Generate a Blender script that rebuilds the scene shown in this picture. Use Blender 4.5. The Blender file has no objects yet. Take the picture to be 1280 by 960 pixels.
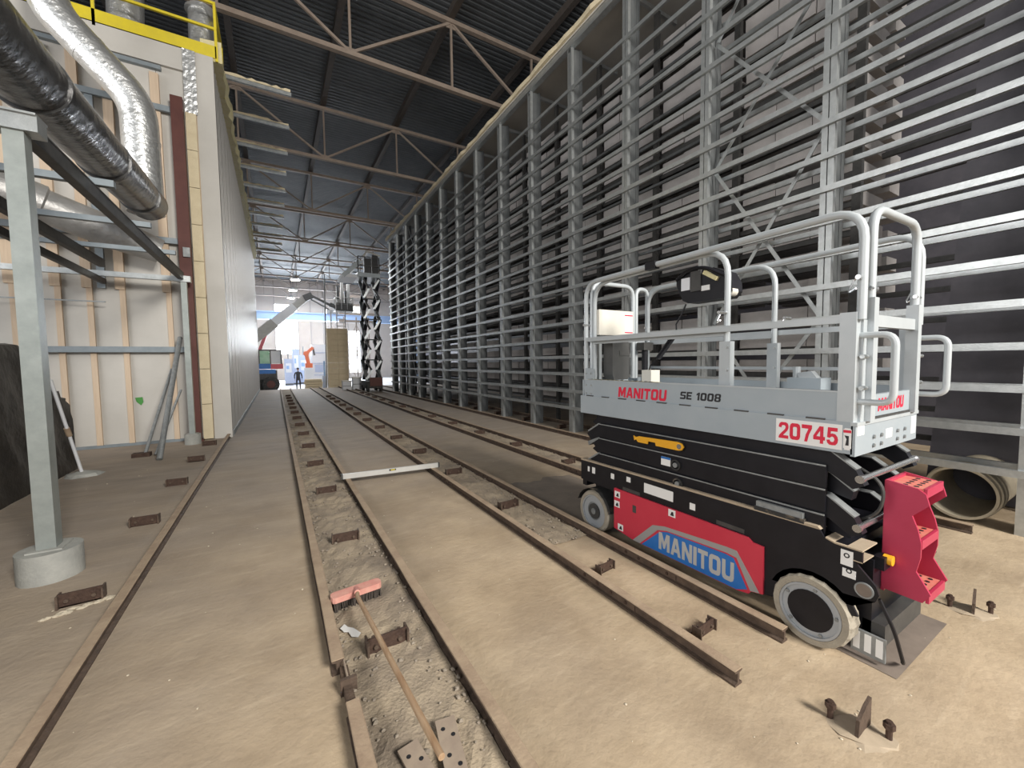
import bpy, math, random
from mathutils import Vector, Matrix
R = math.radians
random.seed(7)
C = bpy.context.scene.collection
sc = bpy.context.scene

# ------------------------------------------------------------------ camera, light, exposure
cam = bpy.data.objects.new('camera', bpy.data.cameras.new('camera')); C.objects.link(cam); sc.camera = cam
cam.data.sensor_fit = 'HORIZONTAL'; cam.data.sensor_width = 36
cam.data.lens = 501.12 / 1280 * 36
cam.data.clip_start = .05; cam.data.clip_end = 300
_ya, _pi, _ro = .532116, -.056887, -.012884
_fw = Vector((math.sin(_ya), math.cos(_ya), 0)); _rt = Vector((math.cos(_ya), -math.sin(_ya), 0)); _up = Vector((0, 0, 1))
_f2 = _fw*math.cos(_pi) + _up*math.sin(_pi); _u2 = _up*math.cos(_pi) - _fw*math.sin(_pi)
_r3 = _rt*math.cos(_ro) + _u2*math.sin(_ro); _u3 = _u2*math.cos(_ro) - _rt*math.sin(_ro)
_m = Matrix((_r3, _u3, -_f2)).transposed().to_4x4(); _m.translation = Vector((0, 0, 1.7))
cam.matrix_world = _m

w = bpy.data.worlds.new('daylight'); sc.world = w; w.use_nodes = True
bg = w.node_tree.nodes['Background']; bg.inputs[0].default_value = (.86, .93, 1, 1); bg.inputs[1].default_value = .4

def area(name, loc, target, sx, sy, power, col=(1, 1, 1)):
    l = bpy.data.lights.new(name, 'AREA'); l.shape = 'RECTANGLE'; l.size = sx; l.size_y = sy; l.energy = power; l.color = col
    o = bpy.data.objects.new(name, l); C.objects.link(o); o.location = loc
    o.rotation_euler = (Vector(target) - Vector(loc)).to_track_quat('-Z', 'Y').to_euler()
    return o
# daylight through the open gateway behind the photographer, and through the windows of the far end wall
area('gateway_daylight', (3.6, -9, 7.8), (1.8, 4, 0), 3.2, 3, 2200, (1, .955, .88))
area('side_window_daylight', (-14.5, 1.5, 6.5), (6, 4.5, 3.5), 14, 8, 1450, (1, .985, .97))
area('far_window_daylight', (3.5, 59, 6), (3.5, 20, 2), 9, 6, 5000, (.86, .93, 1))
area('far_bay_fill', (3, 45, 9.7), (3, 45, 0), 9, 22, 2600, (.93, .96, 1))  # overhead area lamp added to brighten the far bay
sc.view_settings.view_transform = 'Standard'; sc.view_settings.look = 'None'; sc.view_settings.gamma = 1
sc.view_settings.use_curve_mapping = False
sc.view_settings.exposure = 0.5

# ------------------------------------------------------------------ materials
MATS = {}
def mat(name, col, rough=.6, metal=0., col2=None, scale=6., bump=0., bscale=40., spec=.5, stretch=None, mid=.5, width=.2, emit=None, detail=6):
    if name in MATS: return MATS[name]
    m = bpy.data.materials.new(name); m.use_nodes = True; nt = m.node_tree; N = nt.nodes; L = nt.links
    b = N['Principled BSDF']; b.inputs['Roughness'].default_value = rough; b.inputs['Metallic'].default_value = metal
    b.inputs['Specular IOR Level'].default_value = spec
    b.inputs['Base Color'].default_value = (*col, 1)
    tc = N.new('ShaderNodeTexCoord'); mp = N.new('ShaderNodeMapping'); L.new(tc.outputs['Object'], mp.inputs[0])
    if stretch: mp.inputs['Scale'].default_value = stretch
    if col2:
        n = N.new('ShaderNodeTexNoise'); n.inputs['Scale'].default_value = scale; n.inputs['Detail'].default_value = detail; n.inputs['Roughness'].default_value = .65
        L.new(mp.outputs[0], n.inputs['Vector'])
        r = N.new('ShaderNodeValToRGB'); r.color_ramp.elements[0].position = max(0, mid-width); r.color_ramp.elements[1].position = min(1, mid+width)
        r.color_ramp.elements[0].color = (*col, 1); r.color_ramp.elements[1].color = (*col2, 1)
        L.new(n.outputs['Fac'], r.inputs[0]); L.new(r.outputs[0], b.inputs['Base Color'])
    if bump:
        n2 = N.new('ShaderNodeTexNoise'); n2.inputs['Scale'].default_value = bscale; n2.inputs['Detail'].default_value = 5
        L.new(mp.outputs[0], n2.inputs['Vector'])
        bp = N.new('ShaderNodeBump'); bp.inputs['Strength'].default_value = bump; bp.inputs['Distance'].default_value = .02
        L.new(n2.outputs['Fac'], bp.inputs['Height']); L.new(bp.outputs[0], b.inputs['Normal'])
    if emit:
        b.inputs['Emission Color'].default_value = (*emit[0], 1); b.inputs['Emission Strength'].default_value = emit[1]
    MATS[name] = m
    return m

def floor_mat():
    m = bpy.data.materials.new('dusty_concrete'); m.use_nodes = True; nt = m.node_tree; N = nt.nodes; L = nt.links
    b = N['Principled BSDF']; b.inputs['Roughness'].default_value = .82; b.inputs['Specular IOR Level'].default_value = .35
    tc = N.new('ShaderNodeTexCoord')
    def noise(scale, det=6, st=(1, 1, 1), ro=.6):
        mp = N.new('ShaderNodeMapping'); mp.inputs['Scale'].default_value = st; L.new(tc.outputs['Object'], mp.inputs[0])
        n = N.new('ShaderNodeTexNoise'); n.inputs['Scale'].default_value = scale; n.inputs['Detail'].default_value = det; n.inputs['Roughness'].default_value = ro
        L.new(mp.outputs[0], n.inputs[0]); return n.outputs['Fac']
    def ramp(src, a, b_, c0, c1):
        r = N.new('ShaderNodeValToRGB'); r.color_ramp.elements[0].position = a; r.color_ramp.elements[1].position = b_
        r.color_ramp.elements[0].color = (*c0, 1); r.color_ramp.elements[1].color = (*c1, 1); L.new(src, r.inputs[0]); return r.outputs[0]
    def mix(f, a, c):
        x = N.new('ShaderNodeMix'); x.data_type = 'RGBA'
        if hasattr(f, 'links'): L.new(f, x.inputs[0])
        else: x.inputs[0].default_value = f
        for s, i in ((a, 6), (c, 7)):
            if isinstance(s, tuple): x.inputs[i].default_value = (*s, 1)
            else: L.new(s, x.inputs[i])
        return x.outputs[2]
    dust = ramp(noise(1.6, 9), .36, .66, (.315, .24, .16), (.465, .365, .25))
    conc = ramp(noise(2.2, 8, (.6, 1.6, 1)), .3, .72, (.25, .212, .178), (.345, .29, .238))
    # dust colour mixes in most near the camera, less down the hall and leftward
    sp = N.new('ShaderNodeSeparateXYZ'); L.new(tc.outputs['Object'], sp.inputs[0])
    mr = N.new('ShaderNodeMapRange'); mr.inputs[1].default_value = 2.5; mr.inputs[2].default_value = 9; mr.inputs[3].default_value = .95; mr.inputs[4].default_value = .12
    L.new(sp.outputs[1], mr.inputs[0])
    mx = N.new('ShaderNodeMapRange'); mx.inputs[1].default_value = -2.2; mx.inputs[2].default_value = .3; mx.inputs[3].default_value = .15; mx.inputs[4].default_value = 1
    L.new(sp.outputs[0], mx.inputs[0])
    mu = N.new('ShaderNodeMath'); mu.operation = 'MULTIPLY'; L.new(mr.outputs[0], mu.inputs[0]); L.new(mx.outputs[0], mu.inputs[1])
    ad = N.new('ShaderNodeMath'); ad.operation = 'ADD'; L.new(mu.outputs[0], ad.inputs[0])
    nz = N.new('ShaderNodeMath'); nz.operation = 'MULTIPLY_ADD'; L.new(noise(.9, 7), nz.inputs[0]); nz.inputs[1].default_value = 1.1; nz.inputs[2].default_value = -.55
    L.new(nz.outputs[0], ad.inputs[1]); ad.use_clamp = True
    base = mix(ad.outputs[0], conc, dust)
    streak = ramp(noise(7, 5, (.35, 2.6, 1)), .55, .75, (0, 0, 0), (1, 1, 1))
    sm = N.new('ShaderNodeMath'); sm.operation = 'MULTIPLY'; L.new(streak, sm.inputs[0]); sm.inputs[1].default_value = .3
    base = mix(sm.outputs[0], base, (.56, .46, .34))
    spk = ramp(noise(38, 3), .64, .74, (0, 0, 0), (1, 1, 1))
    sm2 = N.new('ShaderNodeMath'); sm2.operation = 'MULTIPLY'; L.new(spk, sm2.inputs[0]); sm2.inputs[1].default_value = .35
    base = mix(sm2.outputs[0], base, (.22, .18, .14))
    L.new(base, b.inputs['Base Color'])
    bp = N.new('ShaderNodeBump'); bp.inputs['Strength'].default_value = .35; bp.inputs['Distance'].default_value = .02
    L.new(noise(22, 8), bp.inputs['Height']); L.new(bp.outputs[0], b.inputs['Normal'])
    return m
FLOOR = floor_mat()
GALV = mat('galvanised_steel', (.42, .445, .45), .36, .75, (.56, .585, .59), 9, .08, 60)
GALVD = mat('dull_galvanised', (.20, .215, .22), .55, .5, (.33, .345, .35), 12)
WEBM = mat('shaded_upright_web', (.10, .11, .115), .6, .4, (.19, .20, .205), 5, stretch=(1, 1, .4))  # dark copy of the galvanised steel, rack shade put into its colour
FOILG = mat('dull_foil', (.34, .335, .325), .45, .5, (.44, .435, .43), 3, .8, 9)
RUST = mat('rusty_rail', (.06, .04, .03), .75, .2, (.13, .09, .065), 14, .3, 70)
DUSTY = mat('dusty_rail_top', (.38, .29, .20), .85, 0, (.27, .195, .135), 8, .2, 60)
RUSTB = mat('dark_rust', (.035, .018, .013), .75, .2, (.085, .05, .035), 20, .3, 80)
GRAVEL = mat('gravel_dirt', (.21, .17, .13), .95, 0, (.43, .35, .25), 2.2, .5, 60, mid=.52, width=.16)
STONE = mat('stone_chips', (.19, .16, .13), .9, 0, (.33, .28, .22), 3)
LGREY = mat('lift_grey_paint', (.30, .345, .38), .38, 0, (.34, .38, .41), 4)
LRAIL = mat('lift_rail_paint', (.40, .435, .455), .38, .12, (.45, .48, .50), 6)
BLACK = mat('black_paint', (.006, .006, .009), .42, 0, (.011, .011, .015), 8, spec=.35)
BLACKD = mat('dusty_black', (.02, .02, .02), .7, 0, (.30, .235, .165), 9, mid=.68, width=.12)
DUST = mat('dust_layer', (.42, .34, .25), .95, 0, (.33, .265, .19), 12)
RED = mat('lift_red_paint', (.50, .026, .055), .35, 0, (.55, .04, .07), 3)
REDS = mat('step_red_paint', (.38, .024, .065), .42, 0, (.43, .036, .085), 4)
REDT = mat('dusty_red_tread', (.56, .10, .085), .7, 0, (.52, .22, .16), 10)
REDL = mat('red_lettering', (.62, .012, .045), .5)
BLUE = mat('logo_blue', (.015, .13, .42), .45, 0, (.022, .16, .48), 5)
SILV = mat('silver_lettering', (.42, .42, .41), .5)
GREYST = mat('logo_grey', (.30, .29, .285), .5)
YEL = mat('yellow_paint', (.72, .36, .02), .45)
SAFE = mat('safety_yellow', (.68, .55, .02), .55, 0, (.58, .47, .03), 6)
WHITE = mat('white_sticker', (.74, .74, .73), .6)
INK = mat('black_ink', (.012, .012, .015), .6)
TYRE = mat('pale_tyre', (.27, .24, .19), .85, 0, (.35, .315, .255), 10, .3, 60)
HUB = mat('hub_grey', (.33, .35, .37), .45, .2, (.38, .40, .42), 8)
CHROME = mat('bright_steel', (.62, .63, .64), .22, .9)
SLAB = mat('grey_slab', (.37, .35, .345), .85, 0, (.45, .428, .42), 5, .15, 60)
DARKP = mat('dark_panel', (.045, .044, .056), .6, 0, (.08, .076, .09), 2.5, detail=8)
ROOFM = mat('dark_roof_sheet', (.05, .056, .062), .7, .1, (.075, .082, .09), 2)
TRUSS = mat('brown_truss_steel', (.20, .155, .125), .75, .1, (.26, .21, .17), 6)
PURL = mat('dark_purlin', (.05, .042, .038), .8, .1, (.075, .06, .05), 5)
WPANEL = mat('white_panel', (.45, .432, .40), .55, 0, (.52, .502, .468), 1.2)
CPANEL = mat('coated_steel_panel', (.24, .233, .226), .42, .5, (.285, .278, .27), 1, stretch=(1, 6, .4))
WOOD = mat('pale_batten', (.52, .40, .29), .8, 0, (.60, .48, .36), 3, stretch=(8, 8, .6))
FOAM = mat('cream_foam', (.62, .53, .36), .9, 0, (.70, .61, .43), 6, .4, 50)
FOAMY = mat('yellow_foam', (.58, .52, .26), .9, 0, (.66, .60, .40), 7, .6, 30)
OXIDE = mat('red_oxide_steel', (.075, .02, .016), .6, .1, (.10, .03, .022), 4)
FOIL = mat('crumpled_foil', (.70, .71, .71), .34, .8, (.82, .83, .83), 3, .9, 11)
FOILD = mat('dark_duct_film', (.06, .06, .062), .25, .55, (.16, .16, .16), 3.2, .55, 8)
TARP = mat('black_tarp', (.014, .013, .012), .42, 0, (.035, .031, .027), 2, .9, 7)
PADC = mat('concrete_pad', (.27, .275, .26), .8, 0, (.36, .36, .335), 8, .2, 50)
BGREY = mat('blue_grey_steel', (.20, .235, .26), .5, .35, (.26, .295, .32), 6)
DSTEEL = mat('dark_channel', (.05, .05, .05), .55, .4, (.09, .088, .085), 8)
BLOCK = mat('beige_block', (.66, .54, .36), .9, 0, (.74, .62, .43), 5, .2, 40)
EWALL = mat('far_wall_sheet', (.34, .265, .215), .7, 0, (.40, .33, .27), 1)
PANE = mat('bright_window', (.9, .95, 1), .3, emit=((.93, .97, 1), 7.0))
LAMP = mat('lit_lamp', (1, .95, .8), .3, emit=((1, .93, .72), 30))
CRANE = mat('crane_blue', (.22, .38, .68), .5, 0, (.27, .43, .72), 2)
ORANGE = mat('robot_orange', (.75, .16, .05), .5)
PALEB = mat('pale_blue_cabinet', (.34, .42, .60), .5, 0, (.44, .50, .66), 2)
PWHITE = mat('pale_white_machine', (.66, .68, .72), .6, 0, (.72, .73, .76), 2)
GLASSG = mat('green_cab_glass', (.25, .52, .30), .15, 0, (.45, .65, .50), 2)
CLOTH = mat('dark_cloth', (.03, .03, .035), .9, 0, (.05, .05, .055), 12)
SKIN = mat('skin', (.45, .27, .20), .6)
PINK = mat('worn_pink_broom', (.52, .20, .17), .8, 0, (.60, .34, .27), 12)
BRIST = mat('dark_bristles', (.03, .025, .022), .9, 0, (.07, .055, .045), 80)
HANDLE = mat('broom_handle_wood', (.27, .16, .085), .7, 0, (.42, .30, .19), 5, stretch=(9, 1, 9))
ALU = mat('aluminium_level', (.60, .60, .58), .4, .5, (.66, .66, .64), 9)
PLATE = mat('dusty_steel_plate', (.36, .29, .22), .8, .1, (.27, .21, .165), 12)
PIPE = mat('dusty_pipe', (.42, .37, .28), .7, .1, (.33, .29, .22), 8)
BOOM = mat('boom_grey', (.34, .33, .31), .6, .1, (.42, .41, .39), 5)
GRIME = mat('dark_floor_stain', (.15, .12, .10), .9, 0, (.21, .17, .14), 6)
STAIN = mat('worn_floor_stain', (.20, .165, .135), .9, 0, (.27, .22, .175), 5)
CREAMB = mat('cream_document_box', (.60, .575, .51), .6, 0, (.66, .635, .57), 5)
BATT = mat('charcoal_box', (.055, .055, .055), .6, 0, (.075, .075, .072), 5)
SPATT = mat('cement_spatter', (.50, .44, .34), .9)
GREENP = mat('green_mark', (.06, .25, .05), .7)
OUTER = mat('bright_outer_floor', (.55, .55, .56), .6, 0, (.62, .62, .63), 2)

# ------------------------------------------------------------------ mesh helpers
WL = {}
class MB:
    def __init__(s): s.v = []; s.f = []
    def add(s, vs, fs):
        n = len(s.v); s.v += [tuple(p) for p in vs]; s.f += [tuple(i+n for i in f) for f in fs]; return s
    def box(s, x0, x1, y0, y1, z0, z1):
        return s.add([(x0,y0,z0),(x1,y0,z0),(x1,y1,z0),(x0,y1,z0),(x0,y0,z1),(x1,y0,z1),(x1,y1,z1),(x0,y1,z1)],
                     [(0,3,2,1),(4,5,6,7),(0,1,5,4),(1,2,6,5),(2,3,7,6),(3,0,4,7)])
    def bar(s, p, q, w, h, up=(0,0,1)):
        p = Vector(p); q = Vector(q); d = (q-p).normalized(); up = Vector(up)
        if abs(d.dot(up)) > .98: up = Vector((0,1,0)) if abs(d.y) < .9 else Vector((1,0,0))
        a = d.cross(up).normalized(); b = a.cross(d)
        vs = [c + a*x*w/2 + b*y*h/2 for c in (p, q) for x, y in ((-1,-1),(1,-1),(1,1),(-1,1))]
        return s.add(vs, [(0,1,2,3),(7,6,5,4),(0,4,5,1),(1,5,6,2),(2,6,7,3),(3,7,4,0)])
    def tube(s, pts, r, n=8, closed=False):
        pts = [Vector(p) for p in pts]; m = len(pts); rs = r if isinstance(r, (list, tuple)) else [r]*m
        tang = []
        for i in range(m):
            a = pts[i]-pts[i-1] if (i > 0 or closed) else None
            b = pts[(i+1) % m]-pts[i] if (i < m-1 or closed) else None
            t = (a.normalized() if a else Vector()) + (b.normalized() if b else Vector()); tang.append(t.normalized())
        t0 = tang[0]; u = t0.orthogonal().normalized(); vs = []
        for i in range(m):
            t = tang[i]; u = (u - t*u.dot(t)).normalized(); w_ = t.cross(u)
            vs += [pts[i] + (u*math.cos(k*2*math.pi/n) + w_*math.sin(k*2*math.pi/n))*rs[i] for k in range(n)]
        fs = []
        for i in range(m if closed else m-1):
            j = (i+1) % m
            fs += [(i*n+k, i*n+(k+1) % n, j*n+(k+1) % n, j*n+k) for k in range(n)]
        if not closed: fs += [tuple(range(n))[::-1], tuple((m-1)*n+k for k in range(n))]
        return s.add(vs, fs)
    def cyl(s, p, q, r, n=12): return s.tube([p, q], r, n)
    def prism(s, poly, axis, a0, a1):
        n = len(poly)
        def P(u, v, a): return {'x': (a,u,v), 'y': (u,a,v), 'z': (u,v,a)}[axis]
        vs = [P(u,v,a0) for u,v in poly] + [P(u,v,a1) for u,v in poly]
        return s.add(vs, [tuple(range(n))[::-1], tuple(range(n, 2*n))] + [(i,(i+1) % n,n+(i+1) % n,n+i) for i in range(n)])
    def ring(s, c, axis, r0, r1, a0, a1, n=24):
        # a hollow ring (annulus with thickness) about an axis
        def P(r, k, a):
            t = k*2*math.pi/n; u, v = r*math.cos(t), r*math.sin(t)
            return {'x': (c[0]+a,c[1]+u,c[2]+v), 'y': (c[0]+u,c[1]+a,c[2]+v), 'z': (c[0]+u,c[1]+v,c[2]+a)}[axis]
        vs = []; fs = []
        for k in range(n): vs += [P(r0,k,a0), P(r1,k,a0), P(r1,k,a1), P(r0,k,a1)]
        for k in range(n):
            j = (k+1) % n
            for i in range(4): fs.append((k*4+i, k*4+(i+1) % 4, j*4+(i+1) % 4, j*4+i))
        return s.add(vs, fs)
    def blob(s, c, rx, ry, rz, rnd=.25, n=6):
        vs = [(c[0], c[1], c[2]+rz)]; rings = [(.75,.5),(1.,0),(.7,-.6)]
        for rr, z in rings:
            for k in range(n):
                a = k*2*math.pi/n; q = 1+random.uniform(-rnd, rnd); vs.append((c[0]+rx*rr*q*math.cos(a), c[1]+ry*rr*q*math.sin(a), c[2]+rz*z))
        fs = [(0,1+k,1+(k+1) % n) for k in range(n)]
        for i in range(2): fs += [(1+i*n+k,1+(i+1)*n+k,1+(i+1)*n+(k+1) % n,1+i*n+(k+1) % n) for k in range(n)]
        fs.append(tuple(1+2*n+k for k in range(n))[::-1])
        return s.add(vs, fs)
    def build(s, name, m, parent=None, smooth=False, label=None, local=False):
        off = Vector((0,0,0))
        if parent is not None and not local: off = WL.get(parent.name, Vector((0,0,0)))
        me = bpy.data.meshes.new(name); me.from_pydata([tuple(Vector(p)-off) for p in s.v], [], s.f)
        me.materials.append(m); 
        import bmesh
        bm = bmesh.new(); bm.from_mesh(me); bmesh.ops.recalc_face_normals(bm, faces=bm.faces); bm.to_mesh(me); bm.free()
        if smooth:
            me.polygons.foreach_set('use_smooth', [True]*len(me.polygons)); me.set_sharp_from_angle(angle=R(38))
        me.update()
        o = bpy.data.objects.new(name, me); C.objects.link(o)
        if parent is not None: o.parent = parent
        WL[o.name] = off.copy()
        if label: o['label'] = label
        return o

def tag(o, label, cat, group=None, kind=None):
    if label: o['label'] = label
    if cat: o['category'] = cat
    if group: o['group'] = group
    if kind: o['kind'] = kind
    return o
def thing(name, loc, label, cat, group=None):
    o = bpy.data.objects.new(name, None); C.objects.link(o); o.location = loc; o.empty_display_size = .1
    WL[o.name] = Vector(loc); return tag(o, label, cat, group)
def struct(o): o['kind'] = 'structure'; return o
def rpath(pts, rad, seg=5, closed=False):
    pts = [Vector(p) for p in pts]; out = []; n = len(pts)
    for i, p in enumerate(pts):
        if not closed and i in (0, n-1): out.append(p); continue
        a = pts[i-1]-p; b = pts[(i+1) % n]-p; r = min(rad, a.length*.49, b.length*.49)
        p0 = p+a.normalized()*r; p1 = p+b.normalized()*r
        for k in range(seg+1):
            t = k/seg; out.append(p0*(1-t)**2 + p*2*t*(1-t) + p1*t*t)
    return out
def copy_tree(o, parent=None):
    c = o.copy(); C.objects.link(c)
    if parent is not None: c.parent = parent
    for ch in list(o.children): copy_tree(ch, c)
    return c
def _mir(p): return [p, [(1-x, y) for x, y in p][::-1]]
_O = _mir([(.5,0),(.24,0),(.07,.07),(0,.22),(0,.78),(.07,.93),(.24,1),(.5,1),(.5,.78),(.37,.78),(.31,.72),(.31,.28),(.37,.22),(.5,.22)])
GLYPH = {  # block letters and figures: width, outlines in a unit box
 'M': (1.2, [[(0,0),(0,1),(.3,1),(.5,.52),(.7,1),(1,1),(1,0),(.75,0),(.75,.56),(.57,.12),(.43,.12),(.25,.56),(.25,0)]]),
 'A': (1.05, _mir([(0,0),(.33,1),(.5,1),(.5,.70),(.41,.4),(.5,.4),(.5,.2),(.34,.2),(.28,0)])),
 'N': (1.0, [[(0,0),(0,1),(.28,1),(.72,.44),(.72,1),(1,1),(1,0),(.72,0),(.28,.56),(.28,0)]]),
 'I': (.32, [[(0,0),(0,1),(1,1),(1,0)]]),
 'T': (.9, [[(0,1),(1,1),(1,.77),(.65,.77),(.65,0),(.35,0),(.35,.77),(0,.77)]]),
 'O': (1.0, _O), '0': (.86, _O),
 'U': (.98, [[(0,1),(.3,1),(.3,.32),(.37,.23),(.63,.23),(.7,.32),(.7,1),(1,1),(1,.22),(.93,.07),(.76,0),(.24,0),(.07,.07),(0,.22)]]),
 'S': (.86, [[(1,1),(.2,1),(.05,.93),(0,.82),(0,.58),(.05,.47),(.16,.42),(.66,.42),(.7,.38),(.7,.26),(.66,.22),(0,.22),(0,0),(.8,0),(.95,.07),(1,.18),(1,.44),(.95,.55),(.84,.6),(.34,.6),(.3,.64),(.3,.74),(.34,.78),(1,.78)]]),
 'E': (.8, [[(0,0),(0,1),(1,1),(1,.78),(.32,.78),(.32,.61),(.92,.61),(.92,.4),(.32,.4),(.32,.22),(1,.22),(1,0)]]),
 '1': (.5, [[(.42,0),(.42,.72),(0,.6),(0,.8),(.5,1),(.95,1),(.95,0)]]),
 '8': (.86, _mir([(.5,0),(.24,0),(.07,.06),(0,.18),(0,.38),(.1,.51),(.02,.62),(.02,.84),(.1,.95),(.26,1),(.5,1),(.5,.81),(.38,.81),(.32,.76),(.32,.64),(.38,.59),(.5,.59),(.5,.42),(.37,.42),(.31,.36),(.31,.24),(.37,.19),(.5,.19)])),
 '2': (.82, [[(0,0),(1,0),(1,.2),(.46,.2),(.9,.5),(1,.66),(1,.8),(.92,.93),(.74,1),(.26,1),(.08,.92),(0,.78),(0,.68),(.28,.66),(.31,.76),(.39,.81),(.6,.81),(.69,.76),(.7,.66),(.62,.56),(.1,.22),(0,.1)]]),
 '7': (.8, [[(0,1),(1,1),(1,.8),(.72,.42),(.57,0),(.27,0),(.42,.42),(.66,.77),(0,.77)]]),
 '4': (.88, [[(.58,0),(.86,0),(.86,.2),(1,.2),(1,.41),(.86,.41),(.86,1),(.58,1)],[(.58,1),(.52,1),(0,.42),(0,.2),(.58,.2),(.58,.41),(.27,.41),(.58,.74)]]),
 '5': (.82, [[(.1,1),(.94,1),(.94,.79),(.37,.79),(.34,.64),(.5,.67),(.76,.64),(.95,.5),(1,.33),(.95,.15),(.78,.02),(.5,0),(.24,.02),(.06,.12),(0,.28),(.28,.31),(.34,.21),(.48,.18),(.62,.21),(.7,.33),(.63,.45),(.48,.49),(.35,.45),(.3,.40),(.04,.43)]]),
 ' ': (.45, []),
}
def text_mb(body, width, height, origin, right, up, bold=0., shear=0., ext=.001):
    gap = .11; tot = sum(GLYPH[c][0] for c in body)+gap*(len(body)-1)
    o = Vector(origin); r = Vector(right).normalized(); u = Vector(up).normalized(); nrm = r.cross(u)
    k = width/(tot+shear); x = 0; mb = MB()
    for c in body:
        gw, outs = GLYPH[c]
        for p in outs: mb.add([o + r*((x+px*gw+shear*py)*k) + u*(py*height) + nrm*ext for px, py in p], [tuple(range(len(p)))])
        x += gw+gap
    return mb
ORD = ['first','second','third','fourth','fifth','sixth','seventh','eighth','ninth','tenth','eleventh','twelfth','thirteenth','fourteenth','fifteenth','sixteenth','seventeenth','eighteenth','nineteenth','twentieth']

# ------------------------------------------------------------------ the setting
def grid(x0, x1, y0, y1, nx, ny, fz):
    mb = MB(); vs = []; fs = []
    for j in range(ny+1):
        for i in range(nx+1):
            x = x0+(x1-x0)*i/nx; y = y0+(y1-y0)*j/ny; vs.append((x, y, fz(x, y)))
    for j in range(ny):
        for i in range(nx):
            a = j*(nx+1)+i; fs.append((a, a+1, a+nx+2, a+nx+1))
    return mb.add(vs, fs)
struct(MB().box(-16, 18, -9, 31, -.6, 0).build('floor', FLOOR))
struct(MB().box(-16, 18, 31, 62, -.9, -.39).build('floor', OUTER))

# roof sheet: corrugated, ribs running across the hall
prof = []
y = -9.; k = 0
while y < 61:
    prof += [(y, 12.42), (y+.08, 12.42), (y+.10, 12.434), (y+.18, 12.434)]; y += .20
mb = MB(); n = len(prof)
mb.add([(-16, a, b) for a, b in prof] + [(18, a, b) for a, b in prof], [(i, i+1, n+i+1, n+i) for i in range(n-1)])
struct(mb.build('ceiling', ROOFM))
struct(MB().box(18, 18.2, -9, 61, -.5, 12.5).build('wall_right', DARKP))
struct(MB().box(-16.2, -16, -9, 61, -.5, 12.5).build('wall_left', DARKP))

# end wall: sheets round three tall windows
ew = bpy.data.objects.new('wall_back', None); C.objects.link(ew); ew.location = (0, 60, 0); WL['wall_back'] = Vector((0,60,0)); struct(ew)
wins = [(.15, 2.8, 3.0, 9.4), (8.9, 10.4, .4, 6.2), (9.0, 10.6, 8.4, 9.8)]
xs = [-16, -12.5, -9.5, -6.5, -3.5, -1.8, .15, 2.8, 4.3, 5.8, 7.3, 8.9, 10.6, 13, 16, 18]
for a, b in zip(xs[:-1], xs[1:]):
    hit = [q for q in wins if q[0] < b-.1 and q[1] > a+.1]
    segs = [(-.5, 12.5)]
    for q in sorted(hit, key=lambda t: t[2]):
        s0, s1 = segs.pop(); segs += [(s0, q[2]), (q[3], s1)]
    for s0, s1 in segs: MB().box(a+.02, b-.02, 60, 60.15, s0, s1).build('panel', EWALL, ew)
    MB().box(b-.05, b+.05, 59.85, 60, -.5, 12.5).build('stud', TRUSS, ew)
for i, (a, b, c, d) in enumerate(wins):
    wo = bpy.data.objects.new(f'window_{i+1}', None); C.objects.link(wo); wo.location = (a, 60, c); WL[wo.name] = Vector((a,60,c)); struct(wo)
    nx = 3; nz = max(2, round((d-c)/1.1))
    for ix in range(nx):
        for iz in range(nz):
            MB().box(a+(b-a)*ix/nx+.03, a+(b-a)*(ix+1)/nx-.03, 60.04, 60.06, c+(d-c)*iz/nz+.03, c+(d-c)*(iz+1)/nz-.03).build('pane', PANE, wo)
    fr = MB()
    for ix in range(nx+1): fr.box(a+(b-a)*ix/nx-.03, a+(b-a)*ix/nx+.03, 59.98, 60.1, c, d)
    for iz in range(nz+1): fr.box(a, b, 59.97, 60.11, c+(d-c)*iz/nz-.03, c+(d-c)*iz/nz+.03)
    fr.build('window_frame', PWHITE, wo)

# ------------------------------------------------------------------ roof trusses, purlins, lamps
XJ = [-0.85+2.95*i for i in range(-5, 7)]
for ti in range(8):
    Y = 12.0+6.5*ti
    t = thing('roof_truss', (2.1, Y, 10.1), f'brown steel lattice truss under the dark roof, {ORD[ti]} from the camera', 'roof truss', 'roof trusses across the hall')
    MB().bar((-15.6, Y, 10.1), (17.9, Y, 10.1), .14, .12).build('bottom_chord', TRUSS, t)
    MB().bar((-15.6, Y, 12.1), (17.9, Y, 12.1), .14, .12).build('top_chord', TRUSS, t)
    for i, x in enumerate(XJ):
        MB().bar((x, Y, 10.1), (x, Y, 12.1), .06, .06).build('post', TRUSS, t)
        if i % 2 == 0 and i+1 < len(XJ):           # joints at the bottom: -0.85-... keep 2.1 a bottom joint
            pass
    for i in range(len(XJ)-1):
        lo = (i % 2 == 0)                            # XJ[6] = 2.1 is a bottom joint
        a = (XJ[i], Y, 10.13 if lo else 12.07); b = (XJ[i+1], Y, 12.07 if lo else 10.13)
        MB().bar(a, b, .07, .07).build('diagonal', TRUSS, t)
    for i, x in enumerate(XJ):
        z = 10.16 if i % 2 == 0 else 12.0
        MB().box(x-.16, x+.16, Y-.015, Y+.015, z-.1, z+.1).build('gusset', TRUSS, t)
for i, x in enumerate(XJ):
    o = MB().box(x-.09, x+.09, -8.5, 60, 12.17, 12.41).build('purlin', PURL)
    tag(o, f'long dark purlin running down the hall under the roof, {ORD[i]} from the left', 'purlin', 'purlins under the roof')
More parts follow.
